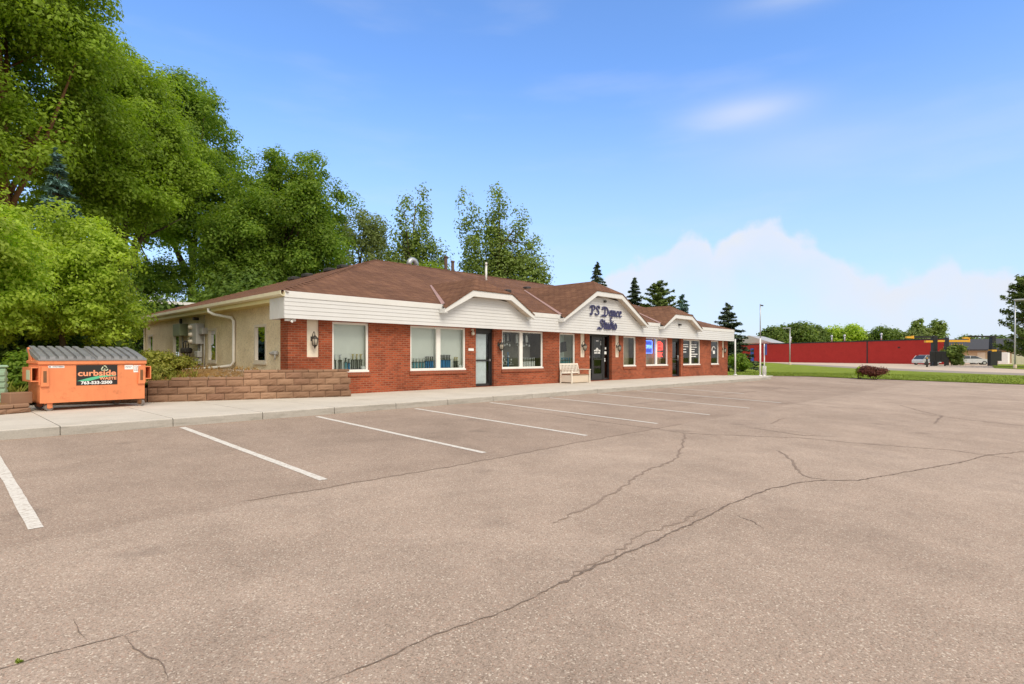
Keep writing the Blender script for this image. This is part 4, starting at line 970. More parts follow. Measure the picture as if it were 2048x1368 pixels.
row([16.25], TY, ('trophyblue', .62, 'trophyblue'), 'single blue trophy among silver trays in the second double window', None)
row([17.1 + .105 * k for k in range(8)], TY, ('white', .40, 'silver'), 'white and silver trophy in the row right of the second mullion', 'white trophies in the second double window')
row([19.55 + .12 * k for k in range(7)], TY, ('trophyteal', .40, 'trophyblue'), 'small blue trophy in the row behind the bench', 'blue trophies behind the bench')
for i, (x, z) in enumerate(((9.64, .72), (13.70, .72))):
    mb = MB(); mb.lathe([(0, .0), (.07, .0), (.075, .07), (.06, .13), (0, .14)], 12); o = mb.build('round_ornament', M['white']); o.location = (x, TY, z)
    tag(o, ('round white ornament in the corner window beside the trophies', 'round white ornament at the right end of the first double window')[i], 'ornament')
tr = thing('display_shelf', 'silver tiered display of awards in the second double window', 'display', (16.3, YB + .55, .72))
mb = MB()
for k in range(3): mb.box(15.95 + .06 * k, 16.75 - .05 * k, YB + .28 + .1 * k, YB + .38 + .1 * k, .80 + .13 * k, .86 + .13 * k, bev=.02)
for x in (16.0, 16.7): mb.tube([(x, YB + .56, .72), (x, YB + .56, 1.1)], .02)
mb.build('shelf', M['silver'], tr)
mb = MB()
for k in range(14): 
    x = 15.98 + random.random() * .75; z = .86 + .13 * random.randint(0, 2); mb.lathe([(.0, 0), (.03, 0), (.04, .06), (.0, .09)], 6, (x, YB + .36 + .1 * random.random(), z))
mb.build('small_awards', M['white'], tr)
for i, (a, b, n) in enumerate(((15.95, 16.75, 7), (17.05, 17.95, 6))):
    g_ = thing('hanging_banner', ('row of grey garments hanging at the top of the second double window', 'row of black and white garments hanging right of the second mullion')[i], 'garments', (a, YB + .5, 2.1))
    mb = MB(); mb.tube([(a - .05, YB + .5, 2.1), (b + .05, YB + .5, 2.1)], .012, 6); mb.build('hanging_rail', M['silver'], g_)
    for k in range(n):
        x = a + (b - a) * (k + .5) / n; h = random.uniform(.28, .42); mb = MB(); w = (b - a) / n * .42
        mb.prism([(x - w * .3, 2.09), (x + w * .3, 2.09), (x + w, 1.98), (x + w * 1.1, 2.09 - h), (x - w * 1.1, 2.09 - h), (x - w, 1.98)], YB + .47, YB + .53); mb.build('garment', M['white' if (k + i) % 2 else 'blackmetal'] if i else M['greybox' if k % 2 else 'charcoal'], g_)
    for k in range(5):
        x = a + .1 + (b - a - .2) * k / 4; mb = MB(); mb.lathe([(0, -.05), (.04, -.03), (.045, .0), (.03, .04), (0, .05)], 8, (x, YB + .45, 1.62 + .04 * (k % 2))); mb.tube([(x, YB + .45, 1.66), (x, YB + .5, 2.1)], .003, 4); mb.build('ornament_ball', M['white'], g_)

# ------------------------------------------------------------------ bench
bn = thing('storage_bench', 'beige storage bench with white slatted back under the window', 'bench', (19.93, 15.2, 0), local=True)
mb = MB(); mb.box(-.60, .60, -.30, .24, .02, .40, bev=.01); mb.build('storage_box', M['tan'], bn)
mb = MB(); mb.box(-.62, .62, -.34, .24, .402, .44, bev=.01); mb.build('seat', M['benchseat'], bn)
mb = MB(); mb.box(-.6, .6, -.312, -.302, .05, .38); mb.build('front_panel', M['tan'], bn)
for s_ in (-1, 1):
    mb = MB(); mb.box(s_ * .655 - .03, s_ * .655 + .03, -.36, -.30, 0, .64, bev=.008); mb.box(s_ * .655 - .03, s_ * .655 + .03, .24, .30, 0, .64, bev=.008)
    mb.box(s_ * .655 - .045, s_ * .655 + .045, -.38, .30, .642, .685, bev=.012); mb.box(s_ * .655 - .02, s_ * .655 + .02, -.3, .24, .06, .40); mb.build('armrest', M['benchwhite'], bn)
mb = MB(); Tb = Matrix.Translation((0, .27, .44)) @ Matrix.Rotation(R(-8), 4, 'X')
mb.box(-.66, .66, -.02, .02, .46, .54, bev=.01, mat=Tb); mb.box(-.62, .62, -.018, .018, .03, .09, mat=Tb); mb.box(-.66, -.60, -.022, .022, 0, .46, mat=Tb); mb.box(.60, .66, -.022, .022, 0, .46, mat=Tb)
for k in range(11): x = -.52 + 1.04 * k / 10; mb.box(x - .026, x + .026, -.012, .012, .09, .46, mat=Tb)
mb.build('backrest', M['benchwhite'], bn); bn.scale = (1, 1, .88)

# ------------------------------------------------------------------ retaining walls
def block_run(mb, p, q, courses, z0, h=.178, L=.42, depth=.3, batter=.022, stagger=0, cap=True, mi=0):
    p, q = Vector(p), Vector(q); d = (q - p); ln = d.length; d = d.normalized(); nrm = Vector((d.y, -d.x)) ; ang = math.atan2(d.y, d.x)
    for c_ in range(courses):
        x = -L * (.5 if (c_ + stagger) % 2 else 0); 
        while x < ln - .02:
            l = L * random.uniform(.95, 1.05); a, b = max(0, x), min(ln, x + l)
            if b - a > .05:
                off = batter * c_ + random.uniform(-.006, .006); T = Matrix.Translation((p.x, p.y, z0 + c_ * h)) @ Matrix.Rotation(ang, 4, 'Z')
                # split-faced block: the front bulges unevenly
                nx_, nz_ = 5, 4; vs = []; fs = []
                for j in range(nz_ + 1):
                    for i in range(nx_ + 1):
                        u, v = i / nx_, j / nz_; ed = min(u, 1 - u) * 5 * min(v, 1 - v) * 4
                        yb_ = off - (min(1, ed) * .028 + random.uniform(-.008, .008) * (1 if 0 < u < 1 and 0 < v < 1 else .3))
                        vs.append(T @ Vector((a + .004 + (b - a - .008) * u, yb_, .003 + (h - .006) * v)))
                for j in range(nz_):
                    for i in range(nx_): k = j * (nx_ + 1) + i; fs.append((k, k + 1, k + nx_ + 2, k + nx_ + 1))
                bt = [T @ Vector((a + .004, off + depth, .003)), T @ Vector((b - .004, off + depth, .003)), T @ Vector((b - .004, off + depth, h - .003)), T @ Vector((a + .004, off + depth, h - .003))]
                n0 = len(vs); vs += bt; w = nx_ + 1; tl = nz_ * w
                fs += [tuple(tl + i for i in range(w)) + (n0 + 2, n0 + 3), (n0, n0 + 1) + tuple(range(w - 1, -1, -1)), tuple([j * w + nx_ for j in range(nz_ + 1)][::-1]) + (n0 + 1, n0 + 2), tuple(j * w for j in range(nz_ + 1)) + (n0 + 3, n0), (n0 + 1, n0, n0 + 3, n0 + 2)]
                mb.raw(vs, fs, mi)
            x += l
def at_run(p, q, t): return (p[0] + (q[0] - p[0]) * t, p[1] + (q[1] - p[1]) * t)
RA, RB = (3.85, 16.2), (8.50, 14.52); RM = at_run(RA, RB, .435)
rw = thing('retaining_wall', 'stepped brown block retaining wall around the planting bed', 'wall', (6, 15.3, 0))
mb = MB(); block_run(mb, RA, RB, 3, 0); mb.build('lower_courses', M['block'], rw)
d_ = Vector((RB[0] - RA[0], RB[1] - RA[1])).normalized(); nn = Vector((-d_.y, d_.x))
mb = MB(); off = nn * .066; block_run(mb, (RM[0] + off.x, RM[1] + off.y), (RB[0] + off.x - .05, RB[1] + off.y), 1, .534, stagger=1); mb.build('upper_course', M['block'], rw)
mb = MB()
def capstones(p, q, z, L=.43):
    p, q = Vector(p), Vector(q); ln = (q - p).length; ang = math.atan2(q.y - p.y, q.x - p.x); x = 0
    while x < ln - .05:
        b = min(ln, x + L * random.uniform(.9, 1.08)); T = Matrix.Translation((p.x, p.y, z)) @ Matrix.Rotation(ang, 4, 'Z'); mb.box(x + .004, b - .004, -.02 + random.uniform(-.006, .006), .28, 0, .068, bev=.012, mat=T); x = b
o2 = nn * .07; capstones((RM[0] + o2.x, RM[1] + o2.y), (RB[0] + o2.x - .04, RB[1] + o2.y), .714)
o1 = nn * .05; E_ = at_run(RA, RB, .10); capstones((E_[0] + o1.x, E_[1] + o1.y), (RM[0] + o1.x, RM[1] + o1.y), .536); mb.build('capstones', M['block'], rw)
mb = MB(); block_run(mb, (1.9, 17.0), (3.84, 16.22), 2, 0); block_run(mb, (8.44, 14.6), (8.44, 15.55), 4, 0, depth=.05, batter=0); mb.build('end_courses', M['block'], rw)
lw = thing('low_edging_wall', 'low brown block edging along the walk left of the orange dumpster', 'wall', (.5, 14.6, 0))
mb = MB(); block_run(mb, (-2.4, 12.92), (1.52, 15.08), 1, 0, h=.10, L=.5); mb.build('base_blocks', M['block'], lw)
mb = MB(); p, q = (-2.4, 12.96), (1.50, 15.11)
def caps2():
    ang = math.atan2(q[1] - p[1], q[0] - p[0]); x = 0; ln = math.hypot(q[0] - p[0], q[1] - p[1])
    while x < ln - .1:
        b = min(ln, x + .52); T = Matrix.Translation((p[0], p[1], .102)) @ Matrix.Rotation(ang, 4, 'Z'); mb.box(x + .006, b - .006, -.03, .27, 0, .085, bev=.02, mat=T); x = b
caps2(); mb.build('cap_blocks', M['block'], lw)
mb = MB(); T = Matrix.Translation((1.33, 15.28, .17)) @ Matrix.Rotation(R(28), 4, 'Z'); mb.box(-.22, .2, -.14, .14, 0, .24, bev=.015, mat=T); o = mb.build('loose_block', M['block']); tag(o, 'tan concrete block standing on the low edging beside the dumpster', 'block')

# ------------------------------------------------------------------ dumpster
W = 1.9; D = 1.02
du = thing('dumpster', 'orange waste dumpster with black ribbed lids on casters', 'dumpster', (1.66, 15.06, 0), local=True)
mb = MB()
side = [(0, .17), (0, 1.02), (D, 1.22), (D, .17)]                 # y, z profile
def panel(x0, x1, pr): mb.prism([(y_, z) for y_, z in pr], x0, x1, axis='x')
t_ = .02
mb.box(0, W, 0, t_, .17, .98); mb.box(0, W, D - t_, D, .17, 1.2)
for x in (0, W - t_): panel(x, x + t_, [(t_, .17), (t_, 1.0), (D - t_, 1.2), (D - t_, .17)])
mb.box(0, W, t_, D - t_, .17, .2)
mb.box(-.035, W + .035, -.035, -.001, .97, 1.065, bev=.012)        # rim
mb.box(-.035, -.001, 0, D, .99, 1.06, bev=.01); mb.box(W + .001, W + .035, 0, D, .99, 1.06, bev=.01)
mb.build('body', M['orange'], du)
for s_ in (0, 1):                                                  # fork pockets and their front gussets
    x = -.14 if s_ == 0 else W + .02; mb = MB(); X0, X1 = x, x + .12
    mb.box(X0, X1, .02, .80, .62, .64); mb.box(X0, X1, .02, .80, .90, .92); 
    xo = X0 if s_ == 0 else X1 - .02; mb.box(xo, xo + .02, .02, .8, .642, .898)
    mb.box(-.02 if s_ == 0 else W, 0 if s_ == 0 else W + .02, .0, .82, .55, .96)
    mb.build('fork_pocket', M['orange'], du)
    mb = MB(); cx = .075 if s_ == 0 else W - .075; mb.prism([(cx - .07, .52), (cx + .07, .52), (cx + .055, .93), (cx - .055, .93)], -.045, -.001); mb.build('front_gusset', M['orange'], du)
    mb = MB(); mb.box(cx - .028, cx + .028, -.048, -.046, .60, .84); mb.build('gusset_wear', M['rust'], du)
    mb = MB(); xx = -.035 if s_ == 0 else W + .015; mb.prism([(.0, 1.06), (.05, 1.06), (.36, 1.31), (.36, 1.36), (.30, 1.36), (.0, 1.12)] if s_ == 0 else [(.0, 1.06), (.05, 1.06), (.3, 1.2), (.3, 1.22), (0, 1.1)], xx, xx + .03, axis='x')
    mb.v = [(a, b + (.60 if s_ == 0 else .5), c_ - .02) for a, b, c_ in mb.v]; mb.build('lid_bracket', M['orange'], du)
def lid(x0, x1):
    mb = MB(); n = 6; rows = []
    pr = [(-.05, 1.055), (-.045, 1.085), (.0, 1.10), (.35, 1.19), (.7, 1.275), (D + .0, 1.335), (D + .03, 1.29)]
    xs = [x0]; up = [0]
    pitch = (x1 - x0 - .06) / n
    for k in range(n):
        a = x0 + .03 + k * pitch; xs += [a + .004, a + pitch * .05, a + pitch * .66, a + pitch * .74]; up += [0, 1, 1, 0]
    xs += [x1]; up += [0]
    m_ = len(xs); vs = []
    for i, (y_, z) in enumerate(pr):
        for x, u in zip(xs, up): vs.append((x, y_, z + (.042 * u if 1 < i < 6 else 0)))
    fs = [(i * m_ + j, i * m_ + j + 1, (i + 1) * m_ + j + 1, (i + 1) * m_ + j) for i in range(len(pr) - 1) for j in range(m_ - 1)]
    mb.raw(vs, fs)
    mb.face([(x0, y_, z) for y_, z in pr] + [(x0, D, 1.24), (x0, 0, 1.03)]); mb.face([(x1, y_, z) for y_, z in pr][::-1] + [(x1, 0, 1.03), (x1, D, 1.24)])
    mb.build('lid', M['lid'], du)
lid(-.03, W / 2 - .006); lid(W / 2 + .006, W + .03)
mb = MB(); mb.tube([(-.02, D + .03, 1.30), (W + .02, D + .03, 1.30)], .015, 8); mb.build('hinge_rod', M['rust'], du)
for x, y_, an in ((.12, .07, 20), (W - .08, .09, -60), (.12, D - .12, 0), (W - .35, D - .15, 10)):
    mb = MB(); T = Matrix.Translation((x, y_, 0)) @ Matrix.Rotation(R(an), 4, 'Z')
    for s_ in (-.045, .035): mb.box(-.05 + .04, .05 + .04, s_, s_ + .01, .06, .155, mat=T)
    mb.box(-.06, .1, -.05, .05, .156, .169, mat=T); cs = mb.build('caster', M['orange'] if x < 1 else M['rust'], du)
    mb = MB(); ring = [(.078 * math.cos(t), .078 * math.sin(t)) for t in np.linspace(0, 2 * math.pi, 18)[:-1]]; mb.prism([(a + .04, b + .078) for a, b in ring], -.028, .028); mb.v = [tuple(T @ Vector(p)) for p in mb.v]; mb.build('wheel', M['rubber'], cs)
    mb = MB(); mb.prism([(a * .5 + .04, b * .5 + .078) for a, b in ring], -.031, .031); mb.v = [tuple(T @ Vector(p)) for p in mb.v]; mb.build('wheel_hub', M['orange'] if x < 1 else M['rust'], cs)
# company panel: swoosh, looped arrows, words and number
mb = MB(); mb.box(.61, 1.36, -.008, -.001, .52, .955); pn = mb.build('sign_panel', M['decal'], du)
px0 = .985
mb = MB(); text_on_xz(mb, 'curbside', .172, (px0, -.010, .775), .0015, .0048, width=.70); text_on_xz(mb, 'WASTE', .082, (1.18, -.010, .655), .0015, .0035, width=.32); mb.build('lettering', M['decal_orange'], pn)
mb = MB(); text_on_xz(mb, '763-533-2500', .088, (px0 - .01, -.010, .568), .0015, .0035, width=.57); mb.build('phone_number', M['decal_white'], pn)
mb = MB(); up_, dn = [], []
for t in np.linspace(0, 1, 16):
    x = .63 + .70 * t; up_.append((x, .615 + .115 * math.sin(min(1, t * 1.25) * math.pi / 2) - .02 * max(0, t - .6)))
    dn.append((x, .612 + (.0 if t < .32 else .098 * math.sin((t - .32) / .68 * math.pi / 2))))
for i in range(15):
    mb.face([(dn[i][0], -.0105, dn[i][1]), (dn[i + 1][0], -.0105, dn[i + 1][1]), (up_[i + 1][0], -.0105, up_[i + 1][1]), (up_[i][0], -.0105, up_[i][1])])
mb.build('green_swoosh', M['decal_green'], pn)
mb = MB(); q = [(1.07 + .0, .865), (1.115, .925), (1.16, .865)]
tri = [(1.055, .855), (1.085, .915), (1.12, .935), (1.155, .915), (1.18, .855), (1.165, .838)]
mb.tube([(a, -.0095, z) for a, z in [(1.10, .835), (1.065, .84), (1.06, .865), (1.09, .915)]], .0125, 6); mb.tube([(a, -.0095, z) for a, z in [(1.10, .925), (1.118, .935), (1.138, .925), (1.16, .885)]], .0125, 6); mb.tube([(a, -.0095, z) for a, z in [(1.172, .868), (1.175, .845), (1.15, .835), (1.13, .835)]], .0125, 6)
mb.tube([(1.118, -.0095, .80), (1.118, -.0095, .88)], .004, 5); mb.tube([(1.118, -.0095, .84), (1.10, -.0095, .87)], .003, 5); mb.tube([(1.118, -.0095, .85), (1.137, -.0095, .875)], .003, 5)
mb.build('arrow_emblem', M['decal_pale'], pn)
for nm, r_, mt in (('sticker', (.135, .405, .915, .962), 0), ('sticker', (1.50, 1.665, .865, .962), 1), ('sticker', (1.675, 1.825, .795, .955), 2)):
    mb = MB(); mb.box(r_[0], r_[1], -.006, -.001, r_[2] - .015, r_[3] - .015); st = mb.build(nm, M['decal_white'], du)
    mb = MB(); y_ = -.0068
    if mt == 0: text_on_xz(mb, 'WASTEBIN', .036, (.30, -.007, .924), .0004, .001, 1.1); mb.face([(.145, y_, .913), (.18, y_, .913), (.18, y_, .935), (.145, y_, .935)])
    else:
        zz = r_[3] - .05
        while zz > r_[2] + .01:
            x = r_[0] + .015
            while x < r_[1] - .04: l = random.uniform(.012, .03); mb.face([(x, y_, zz), (x + l, y_, zz), (x + l, y_, zz + .012), (x, y_, zz + .012)]); x += l + .008
            zz -= .03
    mb.build('sticker_print', M['decal_grey'], st)
mb = MB(); mb.box(-.148, -.142, .1, .4, .66, .86); mb.build('side_sticker', M['decal_pale'], du)
du.rotation_euler = (0, 0, R(4.5))

# utility cabinet, left edge
ut = thing('utility_cabinet', 'pale green ribbed utility cabinet left of the dumpster', 'cabinet', (.88, 15.95, .16), local=True)
mb = MB(); mb.box(-.32, .30, -.25, .25, 0, .74, bev=.03)
for k in range(5):
    z = .08 + .125 * k; mb.box(-.30, -.13, -.272, -.249, z, z + .085, bev=.012); mb.box(-.10, .26, -.272, -.249, z, z + .085, bev=.012)
    mb.box(.299, .325, -.2, .2, z, z + .085, bev=.012)
mb.build('body', M['utility'], ut)
mb = MB(); mb.box(-.345, .325, -.275, .275, .742, .80, bev=.025); mb.build('lid', M['utility'], ut)
mb = MB(); mb.box(-.02, .05, -.30, -.273, .57, .64, bev=.01); mb.build('latch', M['utility'], ut)
ut.rotation_euler = (0, 0, R(8))

# ------------------------------------------------------------------ vegetation
def trunk_mesh(name, parent, base, lobes, h, r0, mat, lean=(0, 0), limbs=8, rng=RNG, split=.35):
    mb = MB(); b = np.array(base, float); top = b + np.array([lean[0], lean[1], h])
    P = [b + (top - b) * t + np.array([rng.normal(0, .12), rng.normal(0, .12), 0]) * (0 if t == 0 else min(1, h / 6)) for t in np.linspace(0, 1, 8)]
    mb.tube([P[0] + np.array([0, 0, -.3])] + P, [r0 * 1.5] + [r0 * (1.25 if i == 0 else 1 - .85 * i / 7) for i in range(8)], 9)
    idx = rng.permutation(len(lobes))[:limbs]
    for i in idx:
        c, r = np.array(lobes[i][0]), lobes[i][1]; t = rng.uniform(split, .8); s = b + (top - b) * t; e = c + rng.normal(0, .2, 3) * np.mean(r)
        mid = s * .5 + e * .5 + np.array([0, 0, -.06 * np.linalg.norm(e - s)]); q = [s, s * .75 + mid * .25 + rng.normal(0, .08, 3), mid, e]
        mb.tube(q, [r0 * .5 * (1 - t * .5), r0 * .4 * (1 - t * .5), r0 * .26, r0 * .08], 6)
        for _ in range(3):
            e2 = mid + rng.normal(0, .7, 3) * np.mean(r); mb.tube([mid, mid * .5 + e2 * .5 + rng.normal(0, .1, 3), e2], [r0 * .2, r0 * .13, r0 * .04], 5)
    return mb.build(name, mat, parent)
def crown_pts(lobes, nclump, per, cr, rng, inner=.35, flat=.7, up=.5):
    w = np.array([np.mean(l[1]) ** 2 for l in lobes]); w = w / w.sum(); C = np.array([l[0] for l in lobes], float)
    Rr = np.array([l[1] if hasattr(l[1], '__len__') else (l[1],) * 3 for l in lobes], float)
    k = rng.choice(len(lobes), nclump, p=w); d = rng.normal(size=(nclump, 3)); d[:, 2] += .45; d = unit(d)
    f = np.where(rng.random(nclump) < inner, rng.uniform(.2, .8, nclump), rng.uniform(.8, 1.08, nclump))[:, None]
    cc = C[k] + d * Rr[k] * f
    s = cr * rng.uniform(.55, 1.35, (nclump, 1, 1))
    ball = unit(rng.normal(size=(nclump, per, 3)) + np.array([0, 0, .25])) * (rng.random((nclump, per, 1)) ** .4)
    off = ball * np.array([1, 1, flat]) * s + d[:, None, :] * s * .1
    # drooping sprays: leaves hang below the outer edge of each clump
    off[..., 2] -= .22 * (off[..., 0] ** 2 + off[..., 1] ** 2) / np.maximum(s[..., 0], .01)
    cen = (cc[:, None, :] + off).reshape(-1, 3); nr = (ball.reshape(-1, 3) * 1.1 + np.repeat(d, per, 0) * .35 + rng.normal(size=(nclump * per, 3)) * .45 + np.array([0, 0, up * .8]))
    return cen, nr
def tree(name, label, cat, base, h, r0, lobes, nclump, per, cr, leaf, lmat, bark='bark', lean=(0, 0), limbs=8, group=None, inner=.35, flat=.7, split=.35, seed=0):
    rng = np.random.default_rng(seed + 100); t = thing(name, label, cat, base, group)
    trunk_mesh('trunk', t, base, lobes, h, r0, M[bark], lean, limbs, rng, split)
    c, n = crown_pts(lobes, nclump, per, cr, rng, inner, flat); np_mesh('crown', leaves(c, n, leaf, .6, rng), 4, LEAF[lmat], t); return t
def rlobes(c, R_, n, seed, sub=.42, zs=1.0, bot=-.5):
    """n sub-lobes scattered over a big ellipsoid c, R_"""
    rng = np.random.default_rng(seed); out = [(np.array(c, float), np.array(R_, float) * .62)]
    while len(out) < n:
        d = unit(rng.normal(size=3)); 
        if d[2] < bot: continue
        f = rng.uniform(.5, .8); s = sub * rng.uniform(.7, 1.2)
        out.append((np.array(c) + d * np.array(R_) * f, np.array(R_) * s * np.array([1, 1, .8])))
    return out
# young bright trees behind the dumpster
tree('young_tree', 'bright yellow-green young tree behind the dumpster', 'tree', (3.0, 22.3, .6), 4.6, .10, rlobes((3.0, 22.2, 3.2), (2.5, 2.4, 2.55), 40, 1, .30, bot=-.9), 480, 120, .46, .055, 'bright', limbs=7, inner=.25, seed=1, flat=.6)
tree('young_tree', 'bright yellow-green young tree at the left edge above the utility cabinet', 'tree', (.1, 19.8, .4), 5.2, .11, rlobes((.1, 19.8, 3.2), (2.3, 2.2, 2.75), 40, 2, .30, bot=-.9), 480, 120, .45, .052, 'bright', limbs=7, inner=.25, seed=2, flat=.6)
# tall shade trees on the left
tree('maple_tree', 'tall maple at the left edge with reddish trunk', 'tree', (2.6, 33.0, .5), 15, .36, rlobes((.7, 33.5, 13.2), (7.0, 7.0, 8.0), 72, 3, .24, bot=-.75) , 950, 200, .95, .085, 'maple', 'barkred', limbs=16, seed=3)
tree('maple_tree', 'broad rounded maple left of the building with dark forked trunk', 'tree', (8.1, 41.2, .4), 12, .42, rlobes((8.0, 39.8, 12.8), (4.7, 4.8, 7.0), 54, 4, .27, bot=-.75) + rlobes((6.0, 38.5, 9.0), (4.2, 4, 3.6), 12, 44, .3, bot=-.1), 820, 180, .95, .095, 'maple', lean=(.6, 0), limbs=16, split=.2, seed=4)
tree('shade_tree', 'taller dark green tree rising behind the broad maple', 'tree', (15.0, 50.0, .2), 17, .4, rlobes((14.6, 50.0, 15.5), (5.5, 5.0, 8.3), 55, 5, .25, bot=-.8), 620, 160, 1.05, .11, 'mid', limbs=14, seed=5)
tree('shade_tree', 'dense round green tree directly behind the hip roof corner', 'tree', (18.8, 41.5, .2), 12, .36, rlobes((18.6, 41.2, 10.6), (5.0, 5.0, 6.3), 60, 6, .26, bot=-.9), 640, 180, .95, .095, 'mid', limbs=14, seed=6)
tree('shade_tree', 'lower dark tree between the broad maple and the dense round tree', 'tree', (15.2, 43.0, .2), 9, .26, rlobes((15.6, 42.4, 7.8), (3.6, 4, 5.0), 36, 7, .28, bot=-.9), 400, 150, .95, .095, 'mid', limbs=12, seed=7)
tree('oak_tree', 'dark leafed tree whose branch hangs in from the top left corner', 'tree', (-3.2, 27, .4), 18, .34, [((.2, 27.6, 19.6), (3.0, 2.6, 1.5)), ((2.3, 28.2, 20.2), (2.0, 1.8, 1.1)), ((3.8, 28.6, 19.4), (1.3, 1.3, .9)), ((4.4, 28.4, 17.6), (.9, .9, .8)), ((-2.5, 27, 20), (4, 3.5, 3.5)), ((-1, 27.4, 17.5), (3, 2.5, 2.0))], 240, 110, .75, .085, 'dull', limbs=6, seed=8)
tree('oak_tree', 'sparse greyish oak right of the dense round tree', 'tree', (30.2, 50.0, .1), 12, .34, rlobes((29.6, 50.2, 10.8), (4.6, 4.2, 5.6), 30, 9, .26, bot=-.8), 260, 85, .9, .115, 'dull', limbs=18, seed=9, inner=.2)
tree('shade_tree', 'small shaded tree in the gap beneath the broad maple', 'tree', (10.8, 45.0, .2), 5, .16, rlobes((10.6, 45.0, 5.6), (3.0, 2.6, 3.0), 14, 46, .36, bot=-.9), 190, 110, .85, .09, 'mid', limbs=7, seed=46)
def poplar(label, base, spires, lmat, seed, n, leaf=.17):
    rng = np.random.default_rng(seed); lobes = []
    for (dx, dy, zt, zb, r) in spires:
        for k in range(12):
            t = k / 11; rr = r * (1.0 - .72 * t ** 1.3) * rng.uniform(.75, 1.2); lobes.append((np.array([base[0] + dx + rng.normal(0, r * .35), base[1] + dy + rng.normal(0, r * .35), zb + (zt - zb) * t]), np.array([rr, rr, rr * 1.25])))
    return tree('poplar_tree', label, 'tree', base, max(s[2] for s in spires) * .95, .26, lobes, n, 30, .95, leaf, lmat, limbs=22, inner=.3, seed=seed, flat=1.0)
poplar('slender poplar rising left of the roof flues', (36.2, 49.0, 0), [(-1.0, .4, 17.6, 8, 1.25), (.7, -.4, 18.4, 7, 1.4), (2.0, -1.2, 12.5, 6, 1.2), (-2.2, 1.2, 12.0, 6, 1.3)], 'poplar', 21, 640, .15)
poplar('two-headed tall poplar behind the roof ridge', (44.0, 44.0, 0), [(-2.3, 1.6, 18.4, 7, 1.35), (.1, 0, 19.6, 8, 1.5), (1.6, -1.2, 17.4, 6, 1.6), (3.4, -2.5, 14.2, 5, 1.5)], 'poplar', 22, 1050, .15)
tree('shade_tree', 'low pale green tree peeking over the ridge between the poplars', 'tree', (33.6, 44.0, 0), 7, .2, rlobes((33.6, 44.0, 7.0), (5.5, 3, 3.0), 14, 12, .4), 420, 36, 1.0, .14, 'maple', seed=12)

def conifer(name, label, base, h, rad, lmat, seed, levels=22, leaf=.16, dens=1.0, gap=0.0, bare=.06, droop=.18, top_open=1.0):
    rng = np.random.default_rng(seed); t = thing(name, label, 'tree', base); b = np.array(base, float)
    mb = MB(); mb.tube([b + np.array([0, 0, -.2]), b + np.array([0, 0, h * .5]), b + np.array([0, 0, h * .985])], [rad * .07, rad * .045, .012], 7)
    C, Nn = [], []
    for L_ in range(levels):
        u = (L_ + .3) / levels; z = h * (bare + (1 - bare) * u); r = rad * (1 - u) ** (.85 * top_open) + .06 * rad * .4
        nb = int(6 + 6 * (1 - u))
        a0 = rng.uniform(0, 6.28)
        for k in range(nb):
            if rng.random() < gap: continue
            a = a0 + k * 2 * math.pi / nb + rng.normal(0, .15); rr = r * rng.uniform(.7, 1.12); d = np.array([math.cos(a), math.sin(a), 0]); s = np.array([-d[1], d[0], 0])
            n = int(max(10, 34 * rr / rad * dens + 10)); q = rng.random(n) ** .75
            lift = .16 * (u > .6)
            zj = z + rng.normal(0, .42) * h / levels; pz = zj + rr * (lift * q - droop * q ** 1.5 + .10 * np.maximum(0, q - .75)) + rng.normal(0, .04 * rad * .3, n)
            wd = rr * .22 * (1.05 - q) + .03
            p = b + d * (q * rr)[:, None] + s * (rng.normal(0, 1, n) * wd)[:, None]; p[:, 2] = b[2] + pz
            C.append(p); Nn.append(rng.normal(0, .45, (n, 3)) + np.array([0, 0, 1.0]) + d * .3)
            if k % 2 == 0: mb.tube([b + np.array([0, 0, z]), b + d * rr * .55 + np.array([0, 0, z - rr * droop * .3])], [rad * .014 + .01, .008], 4)
    mb.build('trunk', M['bark'], t)
    np_mesh('crown', leaves(np.concatenate(C), np.concatenate(Nn), leaf, .34, rng), 4, LEAF[lmat], t); return t
conifer('blue_spruce', 'blue-green spruce standing between the maples on the left', (3.35, 26.0, .4), 8.2, 2.0, 'blue', 31, 28, .1, 6.5, droop=.22)
conifer('spruce_tree', 'pointed dark spruce directly behind the peak of the middle gable', (53.8, 37.8, -.1), 12.2, 3.4, 'spruce', 32, 30, .2, 4.2, droop=.28)
conifer('spruce_tree', 'narrow dark spruce right of the middle gable', (62.9, 38.4, -.1), 11.4, 3.2, 'spruce', 33, 30, .22, 4.2, droop=.28)
conifer('pine_tree', 'bushy olive pine between two spruces above the right gable', (63.2, 35.2, -.1), 10.5, 4.4, 'pine', 34, 20, .28, 3.6, .05, .1, -.15, .7)
conifer('blue_spruce', 'bluish spruce behind the right gable', (69.0, 34.9, -.1), 9.6, 3.2, 'blue', 35, 24, .22, 4.0, droop=.25)
conifer('spruce_tree', 'broad spruce standing past the right end of the building', (57.3, 24.0, -.2), 6.9, 3.1, 'spruce', 36, 24, .17, 4.4, .03, droop=.12)
